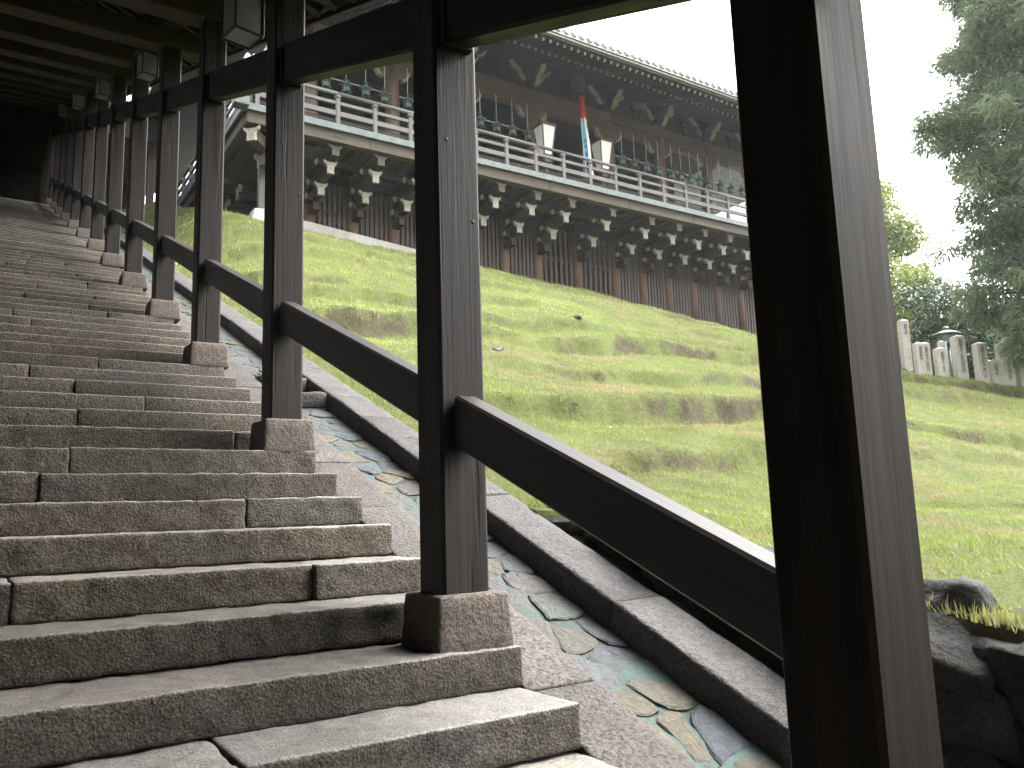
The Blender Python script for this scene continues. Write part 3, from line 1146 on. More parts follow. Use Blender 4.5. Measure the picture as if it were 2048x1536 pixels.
# ---- box lanterns hung between the posts
LANT_Y = [5.33, 9.72, 14.11, 18.5, 22.9]
LNAME = ["nearest and largest box lantern under the walkway eave", "second box lantern up the walkway, half behind a post", "third box lantern up the walkway, small and pale",
         "fourth box lantern up the walkway, a dim sliver", "farthest tiny box lantern in the dark upper walkway"]
for i, y in enumerate(LANT_Y):
    x = 1.385 + (.06 if i else 0)
    zb = sl(y, 2.68 if i == 0 else 2.76)
    W, H = (.20, .30) if i == 0 else (.175, .27)
    t = add("box_lantern", None, T(x, y, zb) @ Rz(math.radians(11)), None, label=LNAME[i], category="lantern", group="box lanterns along the walkway")
    B = WM[t]
    for sx in (-1, 1):
        for sy in (-1, 1):
            add("frame_bar", cbox(.016, .016, H, M_BLACK, .003), B @ T(sx * W / 2, sy * W / 2, H / 2), t)
    for zz in (.0, H):
        for s in (-1, 1):
            add("frame_bar", cbox(.016, W, .018, M_BLACK, .003), B @ T(s * W / 2, 0, zz), t)
            add("frame_bar", cbox(W, .016, .018, M_BLACK, .003), B @ T(0, s * W / 2, zz), t)
    for s in (-1, 1):
        add("glass_pane", cbox(.006, W - .02, H - .02, M_GLASS, .001), B @ T(s * (W / 2 - .004), 0, H / 2), t)
        add("glass_pane", cbox(W - .02, .006, H - .02, M_GLASS, .001), B @ T(0, s * (W / 2 - .004), H / 2), t)
    add("glass_pane", cbox(W - .02, W - .02, .006, M_GLASS, .001), B @ T(0, 0, .004), t)
    add("lid", cbox(W + .06, W + .06, .03, M_BLACK, .006), B @ T(0, 0, H + .025), t)
    add("hanger", cbox(.02, .02, .22, M_BLACK, .003), B @ T(0, 0, H + .14), t)

# dark building at the top of the stairs
rear = add("rear_building", None, T(-.5, 35, SZ(K_TOP)), None, label="dark timber building closing the top of the stairs", category="building")
zt = SZ(K_TOP)
box("wall", -6, 4.9, 36.0, 36.25, zt, zt + 6.5, M_HDARK, rear)
box("wall", -6.2, -6.0, 28.0, 36.0, zt, zt + 6.5, M_HDARK, rear)
box("roof_slab", -6.5, 5.3, 28.9, 36.6, zt + 3.9, zt + 4.2, M_HDARK, rear)
box("gable_wall", -6.3, 4.9, 29.2, 29.4, zt + 3.0, zt + 3.92, M_HDARK, rear)
for x in (-5.5, -2.7, 1.56, 4.6):
    box("post", x, x + .24, 30.0, 30.24, zt, zt + 3.9, M_HALL, rear)
for y in (31.2, 33.0, 34.8):
    box("post", 1.56, 1.78, y, y + .22, zt, zt + 3.9, M_HALL, rear)

# ================================================================== TEMPLE HALL
YBAL, YC = 19.2, 21.45
ZF = 10.2
XB0, XB1 = 5.05, 28.85
COLS = [7.50, 10.08, 12.65, 15.27, 18.62, 21.13, 23.66, 26.25]
GRID = []
for a, b_ in zip(COLS[:-1], COLS[1:]):
    GRID += [a, (a + b_) / 2]
GRID.append(COLS[-1])
GRID[3 * 2 + 1] = 16.93
SIDE_Y = [YC + 2.52 * j for j in range(6)]
hall = add("temple_hall", None, T(16.9, YC, 7.4), None, label="large dark timber temple hall with a cantilevered balcony on the hilltop", category="building")

# plinth and lattice wall under the balcony
box("plinth", 7.0, 26.8, 21.15, 21.30, 5.4, 6.3, M_PLINTH, hall, .02)
for (a, b_) in ((7.05, 8.5), (8.505, 9.9), (9.905, 11.4), (11.405, 12.9)):
    zc = 8.14 - .088 * (a - 7.05)
    V, F = prism([(a, zc - .32), (b_, zc - .32 - .088 * (b_ - a)), (b_, zc - .088 * (b_ - a)), (a, zc)], 21.0, 21.25, 'xz')
    add("plinth_stone", mesh("plinth_stone", V, F, M_PLINTH), None, hall)


def lattice_wall(A, dirx, n_half, xs, off):
    pass


for gi, x in enumerate(GRID):
    me = cached(('lpost', gi % 2), lambda: lathe("post", [(.19, 0), (.185, 3.6)], 12, M_LPOST))
    add("lattice_post", me, T(x, YC, 6.2), hall)
for a, b_ in zip(GRID[:-1], GRID[1:]):
    n = 6
    for j in range(n):
        x = a + .20 + (b_ - a - .40) * (j + .5) / n
        add("lattice_slat", cbox(.10, .06, 3.55, M_LATT, .006), T(x, YC - .05 + random.uniform(-.008, .008), 6.2 + 1.775), hall)
    for zz in (7.35, 8.35, 9.2):
        box("lattice_rail", a + .17, b_ - .17, YC + .0, YC + .06, zz, zz + .16, M_LATT, hall)
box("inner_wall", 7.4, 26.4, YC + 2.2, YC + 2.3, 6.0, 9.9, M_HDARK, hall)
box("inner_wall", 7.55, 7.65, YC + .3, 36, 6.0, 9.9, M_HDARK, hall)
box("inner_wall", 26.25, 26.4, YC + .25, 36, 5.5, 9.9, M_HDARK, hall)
# a pipe beside the left lattice post
V, F = tube_geo([(7.62, YC - .22, 8.95), (7.62, YC - .22, 8.62), (8.25, YC - .22, 8.55)], .022, 8)
add("drain_pipe", mesh("drain_pipe", V, F, M_IRON, True), None, hall)
# side lattice
for y in SIDE_Y[1:]:
    add("lattice_post", cached(('lpost', 0), None), T(7.5, y, 6.2), hall)
    box("lattice_panel", 7.5, 7.56, y - 2.3, y - .2, 6.4, 9.8, M_LATT, hall)

# balcony: floor, copper fascia, edge beams, joists
box("balcony_floor", XB0 + .05, XB1 - .05, YBAL + .06, 37, ZF - .07, ZF, M_GREY, hall)
box("copper_fascia", XB0 - .02, XB1, YBAL - .02, YBAL + .05, ZF - .16, ZF + .02, M_COPPER, hall)
box("copper_fascia", XB0 - .02, XB0 + .05, YBAL + .055, 31, ZF - .16, ZF + .02, M_COPPER, hall)
xs = [XB0 + .1, 8.4, 11.2, 14.3, 17.5, 20.4, 23.3, XB1]
for a, b_ in zip(xs[:-1], xs[1:]):
    box("edge_beam", a + .003, b_ - .003, YBAL + .08, YBAL + .34, ZF - .45, ZF - .075, M_PALE, hall, .012)
box("edge_beam", XB0 + .08, XB0 + .34, YBAL + .345, 31, ZF - .45, ZF - .075, M_PALE, hall, .012)
x = XB0 + .5
while x < XB1:
    box("joist", x, x + .10, YBAL + .345, YC + .3, ZF - .22, ZF - .075, M_PALE, hall, .006)
    x += .27
y = YBAL + .6
while y < 31:
    box("joist", XB0 + .345, 7.4, y, y + .10, ZF - .215, ZF - .080, M_PALE, hall, .006)
    y += .27
# longitudinal bearer beams carried by the brackets
for (yy, z0, z1) in ((20.35, 9.56, 9.74), (YC - .13, 9.5, 9.75)):
    box("bearer_beam", 7.2 - (YC - yy), 27.0, yy, yy + .18, z0, z1, M_ARM, hall, .01)
    box("bearer_beam", 7.5 - (YC - yy), 7.5 - (YC - yy) + .18, yy + .2, 31, z0, z1, M_ARM, hall, .01)


def flare(w0, w1, h):
    return [(-w0, 0), (w0, 0), (w0, h * .52), (w0 * 1.25, h * .66), (w1, h * .80), (w1, h * 1.04), (w1 * .62, h * .90), (-w1 * .62, h * .90), (-w1, h * 1.04), (-w1, h * .80), (-w0 * 1.25, h * .66), (-w0, h * .52)]


# one balcony bracket: local -Y is outward, origin on the wall plane at z=0 (world height)
TIERS = [(-2.02, 9.44, .30, .10, .18), (-1.66, 9.08, .36, .095, .18), (-.95, 8.74, .36, .095, .18), (-.62, 8.44, .28, .10, .0)]


def bracket_meshes():
    geo = []
    for (yo, z, h, w, fl) in TIERS:
        v, f = cbox_geo(.20, -yo + .1, h * .82, .012)
        geo.append(([(a, b + (yo + .1) / 2 + .012, c + z + h * .41) for (a, b, c) in v], f))
    # cross arms
    for (yy, z, hl) in ((-1.66 + .32, 9.36, .30), (-.95 + .25, 9.02, .30), (-.62 + .15, 8.70, .28)):
        poly = [(-hl, .17), (-hl, .10), (-hl * .62, 0), (hl * .62, 0), (hl, .10), (hl, .17)]
        v, f = prism([(a, b + z) for a, b in poly], yy - .07, yy + .07, 'xz')
        geo.append((v, f))
    V, F = join_geo(geo)
    body = mesh("bracket", V, F, M_ARM)
    tips = []
    for (yo, z, h, w, fl) in TIERS[:3]:
        V, F = prism([(a, b + z) for a, b in flare(w, fl, h)], yo - .012, yo + .10, 'xz')
        tips.append(mesh("tip", V, F, M_WHITE if yo > -2 else M_PALE))
    side = []
    for (yy, z, hl) in ((-1.66 + .32, 9.36, .30), (-.95 + .25, 9.02, .30), (-.62 + .15, 8.70, .28)):
        V, F = prism([(-hl - .008, .176 + z), (-hl - .008, .10 + z), (-hl * .84, .045 + z), (-hl * .93, .10 + z), (-hl * .95, .176 + z)], yy - .074, yy + .074, 'xz')
        side.append(mesh("tip", V, F, M_WHITE))
    return body, tips, side


B_BODY, B_TIPS, B_SIDE = bracket_meshes()


def place_bracket(M):
    b = add("bracket", B_BODY, M, hall)
    for t in B_TIPS:
        add("painted_tip", t, M, b)
    for t in B_SIDE:
        add("painted_side_tip", t, M, b)


for x in GRID:
    place_bracket(T(x, YC, 0))
for y in SIDE_Y[1:]:
    place_bracket(T(7.5, y, 0) @ Rz(-math.pi / 2))
    place_bracket(T(7.5, y - 1.26, 0) @ Rz(-math.pi / 2))
# diagonal corner bracket and the stilt under it
diag = T(7.5, YC, 0) @ Rz(-math.pi / 4)
cb = add("corner_bracket", None, T(7.5, YC, 9), hall)
beam("corner_arm", (7.4, YC - .1, 9.25), (5.35, YBAL + .30, 9.55), .24, .30, M_PALE, cb)
beam("corner_arm", (7.4, YC - .1, 8.9), (5.75, YBAL + .75, 9.15), .22, .30, M_PALE, cb)
V, F = prism([(a, b) for a, b in flare(.12, .22, .36)], -.03, .03, 'xz')
add("painted_tip", mesh("tip", V, F, M_WHITE), T(5.33, YBAL + .27, 9.37) @ Rz(-math.pi / 4), cb)
box("copper_cap", XB0 - .28, XB0 + .08, YBAL - .26, YBAL + .08, ZF - .19, ZF + .05, M_COPPER, hall, .02)
box("stilt", 5.80, 5.98, 20.4, 20.58, 7.6, 9.28, M_GREY, hall)
V, F = prism([(a, b) for a, b in flare(.10, .20, .32)], -.10, .10, 'xz')
add("stilt_head", mesh("stilt_head", V, F, M_WHITE), T(5.89, 20.49, 9.16), hall)
me = rough_block("stilt_stone", .7, .7, .45, 8, 8, 6, .05, .03, 4, M_PLINTH, taper=.35)
add("stilt_stone", me, T(5.89, 20.49, 7.75), hall)
box("soffit_boards", XB0 + .35, 7.45, YBAL + .5, 31, 9.64, 9.67, M_PALE, hall)

# balustrade (front and left side)
bal = add("balustrade", None, T(17, YBAL + .15, ZF), hall)
yr = YBAL + .15


def rail_round(p0, p1, r):
    rod("top_rail", p0, p1, r, M_GREY, bal, 10)


bx = [11.74 + 1.055 * i for i in range(-6, 17)]
for x in bx:
    if x > XB1 - .2:
        break
    add("baluster", cbox(.115, .115, .80, M_GREY, .01), T(x, yr, ZF + .40), bal)
    V = cached('balcap', lambda: lathe("rail_block", [(.085, 0), (.095, .03), (.085, .07), (.05, .10)], 10, M_GREY))
    add("rail_block", V, T(x, yr, ZF + .80), bal)
xs = [XB0 + .1] + bx[2::3] + [XB1]
xs = sorted(set(round(v, 3) for v in xs))
for a, b_ in zip(xs[:-1], xs[1:]):
    rail_round((a, yr, ZF + .945), (b_, yr, ZF + .945), .052)
    box("middle_rail", a + .004, b_ - .004, yr - .035, yr + .035, ZF + .62, ZF + .715, M_GREY, bal, .008)
    box("lower_rail", a + .004, b_ - .004, yr - .045, yr + .045, ZF + .30, ZF + .44, M_GREY, bal, .008)
    for q, zz in enumerate((.05, .115, .18, .245)):
        box("floor_slat", a + .004, b_ - .004, yr + .03 + q * .02, yr + .06 + q * .02, ZF + zz, ZF + zz + .028, M_GREY, bal, .004)
xr = XB0 + .15
ysd = [YBAL + .15 + 1.06 * i for i in range(1, 12)]
for y in ysd:
    add("baluster", cbox(.115, .115, .80, M_GREY, .01), T(xr, y, ZF + .40), bal)
    add("rail_block", CACHE['balcap'], T(xr, y, ZF + .80), bal)
rail_round((xr, YBAL + .1, ZF + .945), (xr, 31, ZF + .945), .052)
box("middle_rail", xr - .035, xr + .035, YBAL + .2, 31, ZF + .62, ZF + .715, M_GREY, bal)
box("lower_rail", xr - .045, xr + .045, YBAL + .2, 31, ZF + .30, ZF + .44, M_GREY, bal)
add("corner_post", lathe("corner_post", [(.10, 0), (.10, 1.18), (.095, 1.2)], 12, M_GREY), T(xr, yr, ZF), bal)
# notched metal cap on the corner post
V, F = prism([(-.105, 0), (.105, 0), (.105, .20), (.03, .10), (-.06, .17), (-.105, .13)], -.10, .10, 'xz')
add("post_cap", mesh("post_cap", V, F, M_RODW), T(xr, yr, ZF + 1.19), bal)

# columns, head beams
for x in COLS:
    me = cached('col', lambda: lathe("column", [(.215, 0), (.225, .4), (.215, 2.6), (.20, 3.75)], 18, M_HALL))
    add("column", me, T(x, YC, ZF), hall)
for y in SIDE_Y[1:]:
    add("column", CACHE['col'], T(7.5, y, ZF), hall)
for y in SIDE_Y[1:3]:
    add("column", CACHE['col'], T(COLS[-1], y, ZF), hall)
for a, b_ in zip(COLS[:-1], COLS[1:]):
    box("head_beam", a + .003, b_ - .003, YC - .13, YC + .13, 13.62, 13.93, M_HALL, hall, .012)
    box("cap_beam", a + .003, b_ - .003, YC - .20, YC + .20, 13.94, 14.28, M_HALL, hall, .02)
box("head_beam", 7.37, 7.63, YC + .14, 36, 13.62, 13.93, M_HALL, hall, .012)
box("cap_beam", 7.30, 7.70, YC + .21, 36, 13.94, 14.28, M_HALL, hall, .02)


def horn_profile(L, h):
    """arm side view along +u: from root to a curled, painted nose"""
    return [(0, 0), (L * .55, .0), (L * .80, h * .16), (L * .93, h * .48), (L, h * .78), (L * .97, h), (0, h)]


def arm_mesh(L, h, w, mat=None):
    mat = mat or M_HDARK
    V, F = prism(horn_profile(L, h), -w / 2, w / 2, 'xz')
    return mesh("arm", V, F, mat)


def nose_mesh(L, h, w):
    t = .012
    out = [(L * .55, -t), (L * .82, h * .16 - t), (L * .93 + t, h * .46), (L + t * 1.3, h * .78), (L * 1.06, h * 1.06), (L * .90, h * .86), (L * .84, h * .55), (L * .72, h * .26), (L * .55, .02)]
    V, F = prism(out, -w / 2 - .006, w / 2 + .006, 'xz')
    return mesh("nose", V, F, M_WHITE)


ARM_A, NOSE_A = arm_mesh(.58, .34, .16, M_HALL), nose_mesh(.58, .34, .16)
ARM_S, NOSE_S = arm_mesh(.46, .26, .15), nose_mesh(.46, .26, .15)
ARM_L, NOSE_L = arm_mesh(.80, .30, .15), nose_mesh(.80, .30, .15)
for x in COLS:
    # nose arms through the column head, left and right, below the head beam
    for ang in (0, math.pi):
        M = T(x, YC, 13.30) @ Rz(ang)
        b = add("head_bracket", ARM_A, M, hall)
        add("painted_nose", NOSE_A, M, b)
    # stacked eave brackets above: towards the viewer and sideways
    for (a_, n_, z, ang, sh) in ((ARM_S, NOSE_S, 14.36, -math.pi / 2, .0), (ARM_L, NOSE_L, 14.62, -math.pi / 2, .0), (ARM_S, NOSE_S, 14.62, math.pi, 0), (ARM_L, NOSE_L, 14.92, math.pi, 0), (ARM_S, NOSE_S, 14.62, 0, 0), (ARM_L, NOSE_L, 14.92, 0, 0)):
        M = T(x, YC - .05, z) @ Rz(ang)
        b = add("eave_bracket", a_, M, hall)
        add("painted_nose", n_, M, b)
    box("bearing_block", x - .22, x + .22, YC - .27, YC + .17, 14.29, 14.42, M_HDARK, hall, .04)
# small struts between the columns
for a, b_ in zip(COLS[:-1], COLS[1:]):
    xm = (a + b_) / 2
    box("strut", xm - .07, xm + .07, YC - .2, YC - .05, 14.285, 14.75, M_HDARK, hall)
    box("strut_block", xm - .16, xm + .16, YC - .24, YC - .01, 14.755, 14.9, M_HDARK, hall, .03)
# wall boards, purlins
x = 7.5
while x < 26.2:
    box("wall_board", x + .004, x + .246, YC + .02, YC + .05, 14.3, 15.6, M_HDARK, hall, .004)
    x += .25
box("eave_purlin", 4.5, 29.4, YC - .95, YC - .75, 15.02, 15.26, M_HDARK, hall, .012)
box("wall_purlin", 4.5, 29.4, YC - .22, YC - .04, 15.24, 15.44, M_HDARK, hall, .012)
# rooms behind
box("inner_wall", 9.0, 25.0, 24.6, 24.75, ZF, 15.4, M_HDARK, hall)
box("inner_wall", 9.0, 9.15, 24.75, 36, ZF, 15.4, M_HDARK, hall)
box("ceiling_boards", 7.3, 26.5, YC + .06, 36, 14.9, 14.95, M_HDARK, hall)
for x in (12.6, 15.3, 18.6, 21.1):
    box("inner_post", x - .14, x + .14, 24.3, 24.58, ZF, 14.9, M_HDARK, hall)

# roof
roof = add("roof", None, T(17, 26, 16), hall)
geo1, geo2, tipg1, tipg2 = [], [], [], []
x = 4.35
while x < 29.6:
    for (p0, p1, w, h, gl, tg) in (((x, 22.2, 15.55), (x, 19.36, 14.40), .095, .12, geo1, tipg1), ((x, 19.75, 14.66), (x, 18.24, 13.98), .085, .105, geo2, tipg2)):
        M, L = frame_to(p0, p1)
        v, f = cbox_geo(w, h, L, .006)
        gl.append(([tuple(M @ Vector(q)) for q in v], f))
        v, f = cbox_geo(w * .92, h * .92, .012, .002)
        M2 = M @ T(0, 0, L / 2 + .004)
        tg.append(([tuple(M2 @ Vector(q)) for q in v], f))
    x += .262
for nm, g, m in (("base_rafters", geo1, M_HDARK), ("flying_rafters", geo2, M_HDARK), ("painted_rafter_ends", tipg1, M_WHITE), ("painted_rafter_ends", tipg2, M_WHITE)):
    V, F = join_geo(g)
    add(nm, mesh(nm, V, F, m), None, roof, kind="stuff")


def sheet(name, pts, th, mat, parent):
    V = list(pts) + [(a, b, c + th) for (a, b, c) in pts]
    F = [[0, 1, 2, 3], [7, 6, 5, 4], [0, 4, 5, 1], [1, 5, 6, 2], [2, 6, 7, 3], [3, 7, 4, 0]]
    return add(name, mesh(name, V, F, mat), None, parent)


RX0, RX1 = 4.2, 29.7
sheet("eave_boards", [(RX0, 22.6, 15.80), (RX1, 22.6, 15.80), (RX1, 19.3, 14.46), (RX0, 19.3, 14.46)], .04, M_HDARK, roof)
sheet("eave_boards", [(RX0, 19.8, 14.76), (RX1, 19.8, 14.76), (RX1, 18.15, 14.02), (RX0, 18.15, 14.02)], .04, M_HDARK, roof)
box("rafter_sill", RX0, RX1, 19.28, 19.42, 14.47, 14.60, M_HDARK, roof)
box("eave_fascia", RX0, RX1, 18.10, 18.22, 14.02, 14.10, M_HDARK, roof)
box("white_eave_strip", RX0, RX1, 18.06, 18.18, 14.105, 14.17, M_WHITE, roof)
# roof planes with their tile rows
sheet("tile_bed", [(RX0, 18.02, 14.18), (RX1, 18.02, 14.18), (RX1 - 6, 28.5, 20.2), (RX0 + 6, 28.5, 20.2)], .10, M_TILE, roof)
sheet("tile_bed", [(RX0 - .02, 39, 14.18), (RX0 - .02, 18.06, 14.175), (RX0 + 6, 28.5, 20.19), (RX0 + 6, 30, 20.19)], .10, M_TILE, roof)
sheet("tile_bed", [(RX1 + .02, 18.06, 14.175), (RX1 + .02, 39, 14.18), (RX1 - 6, 30, 20.19), (RX1 - 6, 28.5, 20.19)], .10, M_TILE, roof)
sheet("side_soffit", [(RX0, 18.3, 14.12), (7.4, 22.5, 15.7), (7.4, 39, 15.7), (RX0, 39, 14.12)], .05, M_HDARK, roof)
tile_me = None
x = RX0 + .15
dirv = Vector((0, 10.48, 6.02)).normalized()
while x < RX1 - .1:
    L = 1.6
    if tile_me is None:
        v, f = tube_geo([(0, 0, 0), tuple(dirv * L)], .085, 10)
        d = [(.098 * math.cos(2 * math.pi * i / 14), 0, .098 * math.sin(2 * math.pi * i / 14)) for i in range(14)]
        dv = [(a, -.03, c) for (a, b, c) in d] + [(a, .02, c) for (a, b, c) in d]
        df = [list(range(14)), [14 + i for i in range(14)][::-1]] + [[i, 14 + i, 14 + (i + 1) % 14, (i + 1) % 14] for i in range(14)]
        V, F = join_geo([(v, f), (dv, df)])
        tile_me = mesh("round_tile", V, F, M_TILE)
    add("round_tile", tile_me, T(x, 17.99, 14.335), roof)
    x += .30
box("ridge", RX0 + 6, RX1 - 6, 28.2, 29.0, 20.2, 20.9, M_TILE, roof)

# ================================================================== THINGS ON THE BALCONY
# hanging bronze lanterns


def hexprof(prof, n=6):
    return lathe_geo(prof, n)


def lantern_meshes():
    ms = {}
    V, F = lathe_geo([(.115, 0), (.115, .20)], 6)
    # body with recessed windows: frame bars round a dark core
    geo = [lathe_geo([(.098, .0), (.098, .20)], 6)]
    ms['core'] = mesh("lamp_core", geo[0][0], geo[0][1], M_BLACK)
    bars = []
    for i in range(6):
        a = math.pi / 3 * i
        v, f = cbox_geo(.022, .022, .21, .003)
        bars.append(([(p[0] + .112 * math.cos(a), p[1] + .112 * math.sin(a), p[2] + .10) for p in v], f))
        a2 = a + math.pi / 6
        v, f = cbox_geo(.012, .105, .10, .003)
        c, s = math.cos(a2), math.sin(a2)
        bars.append(([(p[0] * c - p[1] * s + .098 * c, p[0] * s + p[1] * c + .098 * s, p[2] + .05) for p in v], f))
        v, f = cbox_geo(.012, .105, .03, .003)
        bars.append(([(p[0] * c - p[1] * s + .098 * c, p[0] * s + p[1] * c + .098 * s, p[2] + .19) for p in v], f))
    V, F = join_geo(bars)
    ms['body'] = mesh("lamp_body", V, F, M_BRONZE)
    V, F = lathe_geo([(.185, .19), (.19, .215), (.12, .265), (.07, .31), (.035, .335), (.045, .36), (.03, .39)], 6)
    geo = [(V, F)]
    for i in range(6):           # upturned corner curls
        a = math.pi / 3 * i
        pts = [(.17 * math.cos(a), .17 * math.sin(a), .215), (.21 * math.cos(a), .21 * math.sin(a), .225), (.232 * math.cos(a), .232 * math.sin(a), .255), (.215 * math.cos(a), .215 * math.sin(a), .28)]
        geo.append(tube_geo(pts, .014, 6, .010))
    V, F = join_geo(geo)
    ms['roof'] = mesh("lamp_roof", V, F, M_BRONZE)
    geo = [lathe_geo([(.10, -.04), (.15, -.03), (.15, .0), (.11, .005)], 6)]
    for i in range(6):
        a = math.pi / 3 * i
        pts = [(.12 * math.cos(a), .12 * math.sin(a), -.03), (.145 * math.cos(a), .145 * math.sin(a), -.075), (.185 * math.cos(a), .185 * math.sin(a), -.10)]
        geo.append(tube_geo(pts, .016, 6, .009))
    V, F = join_geo(geo)
    ms['base'] = mesh("lamp_base", V, F, M_BRONZE)
    pts = [(.075 * math.cos(t), 0, .40 + .07 * math.sin(t)) for t in np.linspace(-.5, math.pi + .5, 14)]
    V, F = tube_geo(pts, .011, 6)
    ms['ring'] = mesh("ring", V, F, M_BRONZE, True)
    return ms


LM = lantern_meshes()
ORD = ["first", "second", "third", "fourth", "fifth"]


def bronze_lantern(x, y, zc, ztop, label, s=1.0):
    t = add("bronze_lantern", None, T(x, y, zc), None, label=label, category="lantern", group="bronze lanterns hung along the balcony")
    B = T(x, y, zc) @ Rz(random.uniform(0, 1)) @ Matrix.Scale(s, 4)
    for key, nm in (('core', "lamp_core"), ('body', "lamp_body"), ('roof', "lamp_roof"), ('base', "lamp_base"), ('ring', "hanging_ring")):
        add(nm, LM[key], B, t)
    rod("hanging_rod", (x, y, zc + .455 * s), (x, y, ztop), .011, M_RODW, t, 6)


BAYS = [(7.50, 10.08, 4, "bay nearest the balcony corner"), (10.08, 12.65, 4, "bay behind the big middle post"),
        (12.65, 15.27, 4, "bay just left of the white lanterns"), (18.62, 21.13, 4, "first bay right of the white lanterns"),
        (21.13, 23.66, 5, "second bay right of the white lanterns"), (23.66, 26.25, 4, "farthest bay beside the near post")]
for (a, b_, n, where) in BAYS:
    for i in range(n):
        x = a + (b_ - a) * (i + .62) / (n + .25)
        bronze_lantern(x, YC - .30, 12.36 + random.uniform(-.04, .04), 13.62, "%s green bronze lantern from the left, %s" % (ORD[i], where), .92)
    rod("tie_rod", (a + .2, YC + .12, 12.86), (b_ - .2, YC + .12, 12.86), .016, M_RODW, hall, 6)
bronze_lantern(15.98, 21.6, 11.75, 13.62, "squat green bronze lantern partly behind the left white paper lantern", 1.2)

# tapered paper lanterns by the middle bay
for (x, y, lab) in ((15.42, 20.95, "tapered white paper lantern beside the column left of the streamer"), (17.88, 20.95, "tapered white paper lantern right of the coloured streamer")):
    zb, H = 11.78, 1.02
    t = add("paper_lantern", None, T(x, y, zb), None, label=lab, category="lantern", group="tapered paper lanterns on the balcony")
    wt_, wb_ = .27, .155

    def ring_pts(w, z):
        return [(x - w, y - w, z), (x + w, y - w, z), (x + w, y + w, z), (x - w, y + w, z)]
    lo, hi = ring_pts(wb_, zb), ring_pts(wt_, zb + H)
    for i in range(4):
        a0, a1, b1, b0 = lo[i], lo[(i + 1) % 4], hi[(i + 1) % 4], hi[i]
        c = Vector((x, y, zb + H / 2))
        q = [Vector(p) for p in (a0, a1, b1, b0)]
        n_ = ((q[1] - q[0]).cross(q[3] - q[0])).normalized()
        V = [p - n_ * .016 for p in q] + [p - n_ * .008 for p in q]
        add("paper_panel", mesh("paper_panel", V, [[3, 2, 1, 0], [4, 5, 6, 7], [0, 1, 5, 4], [1, 2, 6, 5], [2, 3, 7, 6], [3, 0, 4, 7]], M_PAPER), None, t)
        beam("frame_bar", a0, b0, .04, .04, M_HALL, t, .004)
        beam("frame_bar", b0, b1, .04, .05, M_HALL, t, .004)
        beam("frame_bar", a0, a1, .035, .04, M_HALL, t, .004)
    box("stem", x - .11, x + .11, y - .11, y + .11, zb - .24, zb - .03, M_HALL, t)
    box("stand", x - .05, x + .05, y - .05, y + .05, ZF, zb - .25, M_HALL, t)
    box("lid", x - .3, x + .3, y - .3, y + .3, zb + H + .03, zb + H + .06, M_HALL, t)

# coloured cloth streamer on the gong rope
SXC, SYC = 16.66, 20.45
st = add("cloth_streamer", None, T(SXC, SYC, 11.0), None, label="red, yellow, white and blue cloth streamer with black writing hanging from the eave", category="streamer")


def streamer_strip(name, a0, a1, z_hi, z_lo, r_hi, r_lo, mat, th=.02, drift=.16):
    nz, na = 18, 6
    V, F = [], []
    for lay in (0, 1):
        for i in range(nz + 1):
            t = i / nz
            z = z_hi + (z_lo - z_hi) * t
            tg = (13.98 - z) / 2.9
            r = r_hi + (r_lo - r_hi) * t + .010 * math.sin(9 * t + a0) - th * lay
            for j in range(na + 1):
                a = a0 + (a1 - a0) * j / na + .25 * math.sin(2.2 * tg)
                rr = r * (1 + .10 * math.sin(a * 7 + 4 * t))
                V.append((SXC + drift * tg + rr * math.cos(a), SYC + rr * math.sin(a), z))
    o = (nz + 1) * (na + 1)
    for i in range(nz):
        for j in range(na):
            q = [i * (na + 1) + j, (i + 1) * (na + 1) + j, (i + 1) * (na + 1) + j + 1, i * (na + 1) + j + 1]
            F.append(q)
            F.append([o + v for v in q[::-1]])
    for i in range(nz):
        for j in (0, na):
            a, b = i * (na + 1) + j, (i + 1) * (na + 1) + j
            q = [a, b, o + b, o + a]
            F.append(q if j else q[::-1])
    return add(name, mesh(name, V, F, mat, True), None, st)


DG = math.radians
streamer_strip("red_sleeve", 0, 2 * math.pi, 14.02, 13.22, .085, .10, M_RED)
streamer_strip("yellow_strip", DG(-60), DG(-15), 13.24, 11.05, .085, .17, M_YEL)
streamer_strip("white_strip", DG(-118), DG(-62), 13.24, 11.0, .088, .175, M_WCL)
streamer_strip("yellow_strip", DG(-100), DG(-62), 13.245, 12.85, .092, .105, M_YEL)
streamer_strip("blue_strip", DG(-168), DG(-120), 13.2, 11.0, .085, .17, M_BLUE)
streamer_strip("white_strip", DG(-205), DG(-170), 13.2, 11.1, .085, .17, M_WCL)
streamer_strip("red_strip", DG(-190), DG(-172), 12.4, 10.95, .12, .178, M_RED)
streamer_strip("green_strip", DG(-10), DG(150), 13.2, 11.1, .085, .17, M_BLUE)
rod("rope", (SXC, SYC, 14.0), (SXC - .02, SYC, 14.9), .015, M_PALE, st, 6)
V, F = lathe_geo([(.05, -.07), (.26, -.06), (.30, 0), (.26, .06), (.05, .07)], 20)
add("gong", mesh("gong", [(a, c, b) for (a, b, c) in V], F, M_IRON, True), T(SXC, SYC + .12, 14.55), st)
